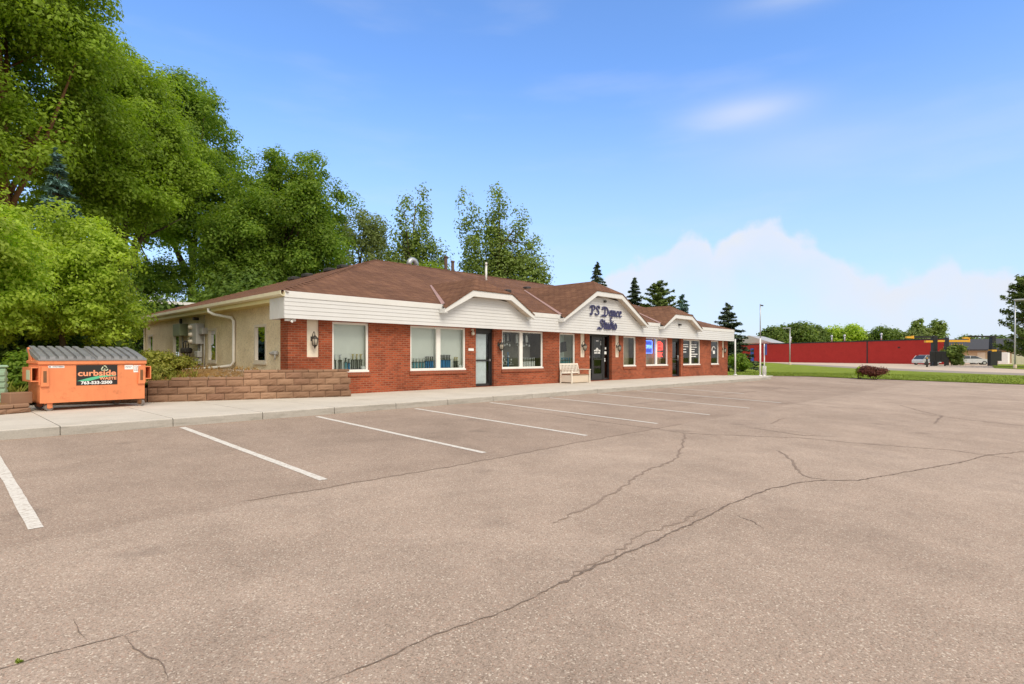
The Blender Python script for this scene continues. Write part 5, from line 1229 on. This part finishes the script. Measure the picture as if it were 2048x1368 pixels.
# big layered pine on the right
def layered_pine():
    rng = np.random.default_rng(41); base = (101.5, .5, -.2); t = thing('pine_tree', 'tall layered pine at the right edge behind the lamp post', 'tree', base); b = np.array(base)
    mb = MB(); mb.tube([b, b + np.array([.3, 0, 7]), b + np.array([0, .2, 12.5])], [.35, .25, .05], 8); C, Nn = [], []
    for k in range(80):
        z = 1.6 + 10.4 * rng.random() ** .8; a = rng.uniform(0, 6.28); L_ = rng.uniform(4.0, 6.8) * (1.12 - .05 * z)
        d = np.array([math.cos(a), math.sin(a), 0]); s = np.array([-d[1], d[0], 0]); n = 240; q = .2 + .8 * rng.random(n)
        p = b + d * (q * L_)[:, None] + s * (rng.normal(0, .5, n) * (1.25 - q))[:, None]; p[:, 2] = z - .12 * L_ + .28 * L_ * q ** 2 + rng.normal(0, .16, n)
        C.append(p); Nn.append(rng.normal(0, .6, (n, 3)) + np.array([0, 0, 1.])); mb.tube([b + np.array([.1, 0, z]), b + d * L_ * .5 + np.array([0, 0, z - .1 * L_]), b + d * L_ * .95 + np.array([0, 0, z + .1 * L_])], [.09, .06, .02], 5)
    mb.build('trunk', M['bark'], t); np_mesh('crown', leaves(np.concatenate(C), np.concatenate(Nn), .24, .4, rng), 4, LEAF['pine'], t)
layered_pine()
# trees beyond the red wall
FT = [('round green tree beyond the left part of the red wall behind the grey lamp post', 187.3, 57.2, 12.0, 6.2, 51), ('dark green tree just right of the tall pole beyond the red wall', 178, 60.5, 9.6, 4.2, 52), ('light green dome-shaped tree beyond the middle of the red wall', 198.1, 46.0, 11.0, 5.8, 53),
      ('dark green tree beyond the seam of the red wall', 205.6, 38.1, 11.0, 6.0, 54), ('brownish dark tree beyond the right end of the red wall', 212.1, 31.0, 10.4, 5.2, 55), ('small dark tree beyond the yellow clearance bar', 225, 17.9, 7.4, 4.6, 57), ('dark tree beyond the tan building roof', 222, 12.5, 7.0, 4.0, 58), ('mid green tree behind the far left end of the red wall', 192, 53.5, 10.6, 5.0, 59)]
for (lb, x, y_, h, r, sd_) in FT:
    tree('broadleaf_tree', lb, 'tree', (x, y_, 0), h * .7, .3, rlobes((x, y_, h * .58), (r, r, h * .43), 16, sd_, .42, bot=-.8), 380, 26, 1.9, .36, 'bright' if 'light green' in lb else ('dull' if 'brownish' in lb else 'far'), limbs=6, group='trees beyond the red wall', seed=sd_)
poplar('feathery tall tree beyond the black clearance bars', (216.2, 27.1, 0), [(-1.4, 2.6, 12.2, 7, 1.7), (.8, -2.2, 12.0, 7, 1.9)], 'poplar', 56, 240, .32)

def bush(name, label, c, R_, n, leaf, lmat, seed, per=26, cat='shrub', stems=6, group=None, cr=None):
    rng = np.random.default_rng(seed); base = (c[0], c[1], c[2] - R_[2]); t = thing(name, label, cat, base, group)
    lob = rlobes(c, R_, 9, seed, .45, bot=-.9); cp, nr = crown_pts(lob, n, per, cr or np.mean(R_) * .3, rng, .5)
    keep = cp[:, 2] > base[2]; np_mesh('foliage', leaves(cp[keep], nr[keep], leaf, .55, rng), 4, LEAF[lmat], t)
    mb = MB(); b = np.array(base)
    for k in range(stems):
        e = np.array(c) + rng.normal(0, .4, 3) * np.array(R_); mb.tube([b + np.array([rng.normal(0, .05), rng.normal(0, .05), -.1]), b * .5 + e * .5 + rng.normal(0, .05, 3), e], [.02, .014, .005], 5)
    mb.build('stems', M['bark'], t); return t
bush('weed_clump', 'tall leafy weeds right of the dumpster in front of the stucco wall', (5.2, 20.2, .86), (.65, 1.1, .42), 190, .045, 'weed', 61)
bush('weed_clump', 'leafy weeds growing under the two left side windows', (5.9, 25.2, .86), (.7, 2.0, .42), 200, .05, 'weed', 62)
bush('weed_clump', 'dry straw coloured weeds beside the gas meters', (6.6, 23.3, .76), (.35, .7, .3), 90, .04, 'straw', 63)
bush('weed_clump', 'yellow-green low weeds just above the stepped block wall', (4.55, 18.2, .66), (.5, .9, .25), 110, .04, 'weed', 64)
bush('shrub', 'leafy green shrub between the utility cabinet and the dumpster', (1.75, 17.9, .75), (.55, .8, .55), 170, .05, 'mid', 65)
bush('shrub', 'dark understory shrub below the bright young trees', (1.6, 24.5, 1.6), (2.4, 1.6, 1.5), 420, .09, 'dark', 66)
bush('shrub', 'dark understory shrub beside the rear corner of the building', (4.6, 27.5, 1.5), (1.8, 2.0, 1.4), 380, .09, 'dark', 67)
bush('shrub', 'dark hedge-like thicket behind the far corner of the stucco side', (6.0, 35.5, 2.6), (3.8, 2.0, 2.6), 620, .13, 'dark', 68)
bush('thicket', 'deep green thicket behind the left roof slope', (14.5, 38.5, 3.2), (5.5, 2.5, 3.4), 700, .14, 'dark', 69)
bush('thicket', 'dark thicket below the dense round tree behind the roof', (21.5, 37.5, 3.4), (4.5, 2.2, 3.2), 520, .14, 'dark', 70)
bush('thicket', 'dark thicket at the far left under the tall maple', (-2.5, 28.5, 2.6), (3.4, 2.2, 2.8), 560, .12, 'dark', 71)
bush('shrub', 'brownish red barberry shrub at the grass edge of the lot', (41.2, 8.0, .17), (.72, .85, .42), 300, .05, 'red', 72)
bush('shrub', 'yellow-green tip growing at the left of the red shrub', (40.95, 8.72, .20), (.28, .26, .44), 60, .05, 'bright', 73)
bush('shrub', 'green round shrub between the drive-through posts', (112, 11.1, 1.3), (1.8, 1.8, 1.7), 200, .2, 'far', 74)
bush('shrub', 'small tree-like shrub at the right of the broad spruce foot', (54, 21.5, .6), (1.0, 1.0, .9), 160, .12, 'mid', 75)
# grass tufts along kerb and bed, mulch pebbles
def tufts(name, pts, h, lmat):
    C = []
    for (x, y_, z, s) in pts:
        for k in range(9):
            a = random.uniform(0, 6.28); l = h * s * random.uniform(.5, 1.2); dx, dy = math.cos(a) * l * .5, math.sin(a) * l * .5; w = .006 + .004 * s
            px, py = -math.sin(a) * w, math.cos(a) * w
            C.append([(x - px, y_ - py, z), (x + px, y_ + py, z), (x + dx * .6 + px * .6, y_ + dy * .6 + py * .6, z + l * .75), (x + dx, y_ + dy, z + l)])
    o = np_mesh(name, np.array(C), 4, LEAF[lmat]); tag(o, kind='stuff'); return o
pt = [(random.uniform(3.2, 6.9), random.uniform(16.6, 24), 0, random.uniform(.4, 1.1)) for _ in range(300)]
o = tufts('dry_grass', [(x, y_, bedz(x, y_), s) for x, y_, _, s in pt], .13, 'straw'); tag(o, 'dry straw coloured grass tufts on the planting bed', 'grass')
pt = [(random.uniform(-2, 2.2), random.uniform(16.4, 20), 0, random.uniform(.5, 1.5)) for _ in range(260)] + [(random.uniform(3.4, 5.4), random.uniform(17, 22), 0, random.uniform(.5, 1.2)) for _ in range(160)]
o = tufts('weeds', [(x, y_, bedz(x, y_), s) for x, y_, _, s in pt], .25, 'weed'); tag(o, 'low green weeds covering the planting bed', 'weeds')
pt = [(.33 + random.uniform(-.015, .015), 3.735 + random.uniform(-.01, .01), 0, random.uniform(.6, 1)) for _ in range(6)]
o = tufts('weed_tuft', [(x, y_, G(x, y_), s) for x, y_, _, s in pt], .018, 'tuft'); tag(o, 'tiny green weed growing in the pavement crack', 'weeds', kind='stuff')
lawn = []
for _ in range(5200):
    y_ = random.uniform(-1, 20); t = random.random() ** 1.6; x = edge(y_) + .1 + t * 14 if y_ < 14 else 40.6 + t * 14
    lawn.append((x, y_, G(x, y_) + .03, random.uniform(.6, 1.5)))
o = tufts('lawn_grass', lawn, .055, 'tuft'); tag(o, 'mown lawn grass blades on the strip beyond the lot', 'grass')
peb = []
for _ in range(900):
    x = random.uniform(5.3, 7.05); y_ = random.uniform(15.75, 18.4); z = bedz(x, y_); s = random.uniform(.012, .03); a = random.uniform(0, 3)
    peb.append([(x + s * math.cos(a + k * 1.57), y_ + s * math.sin(a + k * 1.57), z + (.012 if k % 2 else .02)) for k in range(4)])
o = np_mesh('gravel', np.array(peb), 4, LEAF['pebble']); tag(o, 'loose gravel on the bed above the block wall', 'gravel', kind='stuff')

# ------------------------------------------------------------------ posts and signs past the building's right end
def post(name, label, cat, x, y_, z0, z1, r, mat, group=None):
    t = thing(name, label, cat, (x, y_, z0), group); mb = MB(); mb.tube([(x, y_, z0), (x, y_, z1)], r, 8); mb.build('pole', M[mat], t)
    mb = MB(); mb.lathe([(r * 2.2, 0), (r * 2.2, .03), (r * 1.1, .06)], 10, (x, y_, z0)); mb.build('base_plate', M[mat], t); return t
t = post('white_post', 'short white post on the walk beside the right end of the building', 'post', 38.05, 15.42, -.06, 2.32, .055, 'white')
mb = MB(); mb.lathe([(.06, 0), (.06, .03), (.0, .06)], 10, (38.05, 15.42, 2.32)); mb.build('post_cap', M['white'], t)
t = post('flag_pole', 'tall thin pole with dark upper half at the end of the walk', 'pole', 37.05, 13.4, -.05, 2.35, .05, 'white')
mb = MB(); mb.tube([(37.05, 13.4, 2.35), (37.05, 13.4, 4.55)], .032, 8); mb.build('upper_pole', M['steel'], t)
mb = MB(); mb.box(37.02, 37.35, 13.30, 13.38, 4.42, 4.5, bev=.02); mb.build('lamp_arm', M['bronze'], t)
t = post('parking_sign', 'narrow blue parking sign on a white post at the end of the walk', 'sign', 37.2, 13.2, -.05, 2.0, .035, 'white')
mb = MB(); T = Matrix.Translation((37.2, 13.15, 0)) @ Matrix.Rotation(R(38), 4, 'Z'); mb.box(-.16, .16, -.052, -.04, 1.28, 1.98, mat=T); sp_ = mb.build('sign_panel', M['handicap'], t)
mb = MB(); T2 = T; mb.box(-.03, .03, -.056, -.053, 1.62, 1.80, mat=T); mb.box(-.03, .09, -.056, -.053, 1.58, 1.62, mat=T); mb.box(-.09, .09, -.056, -.053, 1.34, 1.40, mat=T); mb.lathe([(0, .0), (.03, .0)], 8); mb.v = mb.v; mb.build('wheelchair_symbol', M['decal_white'], sp_)
t = thing('bike_rack', 'low white tubular bike rack beside the blue sign', 'bike rack', (38.2, 13.6, -.06)); mb = MB()
for k in range(3):
    x = 37.9 + .28 * k; y_ = 13.35 + .18 * k
    mb.tube([(x, y_, -.08), (x, y_, .42)] + [(x + .12 - .12 * math.cos(a), y_ + .06 - .06 * math.cos(a), .42 + .14 * math.sin(a)) for a in np.linspace(.3, 2.84, 6)] + [(x + .24, y_ + .12, .42), (x + .24, y_ + .12, -.08)], .022, 6)
mb.build('hoops', M['white'], t)
# far lamp posts
def lamp(label, x, y_, z0, z1, arm, r=.11):
    t = thing('lamp_post', label, 'lamp post', (x, y_, z0)); mb = MB(); mb.tube([(x, y_, z0), (x, y_, z1)], [r, r * .75], 8); mb.build('pole', M['steel'], t)
    mb = MB(); mb.box(x + min(arm[0], 0) - .15, x + max(arm[0], 0) + .15, y_ + min(arm[1], 0) - .15, y_ + max(arm[1], 0) + .15, z1 - .02, z1 + .16, bev=.05); mb.build('lamp_head', M['steel'], t)
    mb = MB(); mb.lathe([(r * 2, 0), (r * 2, .5), (r, .55)], 10, (x, y_, z0)); mb.build('base', M['farpave'], t)
lamp('grey lamp post in front of the red wall', 101.1, 31.7, -.2, 6.0, (-.6, .8)); lamp('grey lamp post in front of the layered pine', 93.7, 3.1, -.3, 8.2, (1.6, -1.2), .095)

# ------------------------------------------------------------------ red warehouse
WP, WQ = Vector((138.4, 54.9)), Vector((118.2, 12.6)); wd = WQ - WP; ln = wd.length; h = 4.25
t = thing('red_warehouse', 'long low warehouse with plain red block wall', 'building', (WP.x, WP.y, -.1), local=True); t.rotation_euler = (0, 0, math.atan2(wd.y, wd.x))
sk = 13.0                                             # its short end runs back almost along the line of sight
mb = MB(); mb.prism([(0, 0), (ln, 0), (ln - sk, 20), (-sk, 20)], -.5, h, axis='z'); mb.build('wall', M['redwall'], t)
mb = MB(); mb.box(-.05, ln + .05, -.06, .3, h + .002, h + .2); mb.build('parapet_coping', M['charcoal'], t)
mb = MB(); x = ln * .705; mb.box(x - .12, x + .1, -.06, -.002, -.3, h); mb.build('downpipe', M['charcoal'], t)
for x_ in (.27, .50, .565, .735): mb = MB(); mb.tube([(ln * x_ - 3, 6, h - .1), (ln * x_ - 3, 6, h + 1.6)], .12, 8); mb.lathe([(.22, 0), (.22, .3), (.05, .42)], 10, (ln * x_ - 3, 6, h + 1.4)); mb.build('roof_stack', M['steel'], t)
mb = MB(); mb.box(3.6, 4.5, -.15, -.003, -.3, 3.4); mb.build('blue_door_panel', M['handicap'], t)
mb = MB(); mb.box(ln * .83, ln * .83 + .35, -.06, -.003, 2.9, 3.15); mb.build('wall_light', M['charcoal'], t)
wr = thing('distant_house', 'pale gabled roof peeking over the left end of the red wall', 'house', (156, 57, 0))
mb = MB(); mb.box(150, 160, 52, 62, 0, 5.0); mb.build('wall', M['white'], wr)
mb = MB(); mb.prism([(51.2, 4.9), (62.8, 4.9), (57.0, 6.9)], 149.4, 160.6, axis='x'); mb.build('roof', M['greybox'], wr)

# tan building at the right
t = thing('tan_building', 'tan single-storey building with grey pitched roof at the right', 'building', (150, 5, 0)); 
P0, P1 = Vector((139.5, 22.0)), Vector((141.5, -10.0)); 
mb = MB(); mb.box(141, 156, -14, 16.2, -.4, 2.75); mb.build('wall', M['tanwall'], t)
mb = MB(); mb.raw([(140.2, -15, 2.7), (140.2, 16.9, 2.7), (148.5, 16.9, 4.9), (148.5, -15, 4.9), (157, 16.9, 2.7), (157, -15, 2.7), (140.2, -15, 2.45), (140.2, 16.9, 2.45)], [(0, 1, 2, 3), (3, 2, 4, 5), (1, 0, 6, 7), (1, 4, 2), (0, 3, 5)]); mb.build('roof', M['greyroof'], t)
for y_ in (13, 9.5): mb = MB(); mb.box(140.9, 140.99, y_ - .6, y_ + .6, .0, 2.1); mb.build('door', M['cream'], t)
mb = MB(); mb.box(131, 136, 5.2, 6.6, -.2, 2.0, bev=.06); o = mb.build('white_trailer', M['white']); tag(o, 'white box trailer parked by the tan building', 'trailer')
fn = thing('wooden_fence', 'pale tan board fence at the right edge', 'fence', (120, 3, 0))
mb = MB()
for k in range(40): x = 112 + .0 * k; y_ = 4.4 - .3 * k; mb.box(121, 121.06, y_ - .29, y_, -.2, 1.75 + random.uniform(-.03, .03))
mb.build('boards', M['cream'], fn); mb = MB()
for k in range(5): mb.box(121.07, 121.2, 4.2 - 2.8 * k, 4.3 - 2.8 * k, -.2, 1.7)
mb.build('posts', M['tanwall'], fn)

# drive-through clearance bars and menu boards (seen across the street)
FX, FY = math.cos(YAW), math.sin(YAW); RX, RY = FY, -FX
def wp(d, px): k = (px - 1024) / 1125; return Vector((d * (FX + k * RX), d * (FY + k * RY)))
def frame_at(d, px): p = wp(d, px); return Matrix.Translation((p.x, p.y, -.3)) @ Matrix.Rotation(math.atan2(RY, RX), 4, 'Z')
S_ = 86 / 1125
c1 = thing('clearance_bar', 'black drive-through clearance frame with long yellow bar left of the shrub', 'clearance bar', tuple(wp(86, 1868)) + (-.3,)); T = frame_at(86, 1868)
mb = MB(); mb.box(-.30, .36, -.3, .3, 0, 4.72, mat=T, bev=.03); mb.build('post', M['charcoal'], c1); 
mb = MB(); mb.box(-3.2, -.302, -.2, .2, 4.42, 4.68, mat=T); mb.build('top_beam', M['charcoal'], c1)
mb = MB(); mb.box(-4.25, -3.202, -.2, .2, 4.38, 4.64, mat=T); mb.box(-3.34, -3.2, -.22, .22, 4.3, 4.75, mat=T); mb.build('yellow_tip', M['yellow'], c1)
mb = MB(); mb.box(-1.38, -.302, -.2, .2, 3.72, 4.02, mat=T); mb.box(.362, 1.5, -.2, .2, 3.8, 4.08, mat=T); mb.build('yellow_bar', M['yellow'], c1)
c2 = thing('clearance_bar', 'black post carrying the yellow bar right of the dark menu board', 'clearance bar', tuple(wp(88, 1893)) + (-.3,)); T = frame_at(88, 1893)
mb = MB(); mb.box(-.24, .24, -.24, .24, 0, 4.58, mat=T, bev=.03); mb.build('post', M['charcoal'], c2)
mb = MB(); mb.box(.242, 3.5, -.2, .2, 3.85, 4.15, mat=T); mb.box(2.6, 3.5, -.22, .22, 4.35, 4.6, mat=T); mb.box(3.38, 3.52, -.22, .22, 3.8, 4.6, mat=T); mb.build('yellow_bar', M['yellow'], c2)
mb = MB()
for k in range(5): mb.tube([tuple(T @ Vector((.8 + .42 * k, 0, 3.85))), tuple(T @ Vector((.8 + .42 * k, 0, 3.5)))], .012, 4); 
for k in range(5): mb.box(.74 + .42 * k, .86 + .42 * k, -.03, .03, 3.42, 3.5, mat=T)
mb.build('hanging_tags', M['yellow'], c2)
c3 = thing('clearance_bar', 'black drive-through frame with orange band at the far right', 'clearance bar', tuple(wp(84, 1985)) + (-.3,)); T = frame_at(84, 1985)
mb = MB(); mb.prism([(-.52, 0), (.5, 0), (.5, 2.2), (.33, 2.5), (.24, 4.45), (-.24, 4.45), (-.33, 2.5), (-.52, 2.2)], -.3, .3); mb.v = [tuple(T @ Vector(p)) for p in mb.v]; mb.build('post', M['charcoal'], c3)
mb = MB(); mb.box(-3.5, .55, -.22, .22, 4.452, 4.68, mat=T); mb.build('top_beam', M['charcoal'], c3)
mb = MB(); mb.box(-.36, .36, -.33, .33, 2.32, 2.58, mat=T); mb.build('orange_band', M['yellow'], c3)
mb = MB(); mb.box(.502, 1.3, -.1, .1, .9, 2.4, mat=T); mb.build('speaker_board', M['charcoal'], c3)
mn = thing('menu_board', 'dark drive-through menu boards beside the white car', 'menu board', tuple(wp(85, 1872)) + (-.3,)); T = frame_at(85, 1872)
for a, b in ((-1.28, -.5), (-.48, .32), (.34, 1.15)): mb = MB(); mb.box(a, b, -.55, -.4, .75, 2.35, mat=T, bev=.03); mb.build('board', M['charcoal'], mn)
mb = MB(); mb.box(-1.2, -1.0, -.5, -.42, 0, .75, mat=T); mb.box(.9, 1.1, -.5, -.42, 0, .75, mat=T); mb.build('leg', M['charcoal'], mn)
bo = thing('bollard', 'dark bollard at the left of the menu boards', 'bollard', tuple(wp(80, 1854)) + (-.35,)); p = wp(80, 1854)
mb = MB(); mb.tube([(p.x, p.y, -.4), (p.x, p.y, 1.0)], .13, 10); mb.build('shaft', M['charcoal'], bo); mb = MB(); mb.lathe([(.13, 0), (.1, .08), (0, .11)], 10, (p.x, p.y, 1.0)); mb.build('cap', M['yellow'], bo)

def car(label, d, px, paintm, L_=4.6, yaw=0, suv=False):
    p = wp(d, px); z = G(p.x, p.y) - .04; t = thing('parked_car', label, 'car', (p.x, p.y, z), local=True)
    hgt = 1.62 if suv else 1.45; pr = [(-L_ / 2, .35), (-L_ / 2, .72), (-L_ / 2 + .15, .92), (-L_ * .17, 1.0), (L_ * .40, .98), (L_ / 2 - .05, .86), (L_ / 2, .6), (L_ / 2 - .05, .32)]
    mb = MB(); mb.prism(pr[::-1], -.88, .88); mb.build('body', M[paintm], t)
    cb = [(-L_ * .27, .98), (-L_ * .09, hgt - .03), (L_ * .16, hgt), (L_ * .28, hgt - .07), (L_ * .43, .98)]
    mb = MB(); n = len(cb); vs = [(a, s_ * (.86 - .17 * (z_ - .98) / (hgt - .98)), z_) for s_ in (-1, 1) for a, z_ in cb]; mb.raw(vs, [tuple(range(n)), tuple(range(2 * n - 1, n - 1, -1))] + [(i, i + n, i + n + 1, i + 1) for i in range(n - 1)]); mb.build('windows', M['carglass'], t)
    mb = MB(); mb.box(-L_ * .08, L_ * .2, -.69, .69, hgt - .02, hgt + .025, bev=.03)
    for a, b in ((cb[0], cb[1]), (cb[3], cb[4])):
        for s_ in (-1, 1): mb.tube([(a[0], s_ * .85, a[1]), (b[0], s_ * (.7 if b[1] > 1.1 else .85), b[1])], .035, 5)
    for s_ in (-1, 1): mb.tube([(L_ * .08, s_ * .86, .98), (L_ * .07, s_ * .71, hgt)], .04, 5)
    mb.build('roof', M[paintm], t)
    for sx in (-.31, .30):
        for s_ in (-1, 1):
            mb = MB(); mb.prism([(L_ * sx + .32 * math.cos(a), .32 + .32 * math.sin(a)) for a in np.linspace(0, 6.283, 17)[:-1]], s_ * .80 - .1, s_ * .80 + .1); w = mb.build('wheel', M['tyre'], t)
            mb = MB(); mb.prism([(L_ * sx + .19 * math.cos(a), .32 + .19 * math.sin(a)) for a in np.linspace(0, 6.283, 13)[:-1]], s_ * .80 - .106, s_ * .80 + .106); mb.build('rim', M['silver'], w)
    for s_ in (-1, 1): mb = MB(); mb.box(-L_ / 2 - .01, -L_ / 2 + .08, s_ * .68 - .15, s_ * .68 + .15, .62, .76, bev=.02); mb.build('headlight', M['lampglass'], t)
    t.rotation_euler = (0, 0, yaw); return t
base_a = math.atan2(RY, RX)
car('white car parked at the right end of the red wall behind the menu boards', 93, 1853, 'carwhite', 4.5, base_a + R(200), True)
car('silver grey sedan parked in front of the tan building', 92, 1943, 'carwhite', 4.7, base_a + R(155))
car('dark maroon car half hidden behind the silver sedan', 96, 1928, 'cardark', 4.5, base_a + R(160))
# small dark neighbour behind the left rear corner
nb = thing('neighbour_building', 'dark flat-roofed building with white roof edge behind the stucco side', 'building', (10, 39, 0))
mb = MB(); mb.box(7.2, 14, 37.5, 43, 0, 4.25); mb.build('wall', M['navy'], nb); mb = MB(); mb.box(7.0, 14.2, 37.3, 43.2, 4.252, 4.42); mb.build('roof_edge', M['white'], nb)
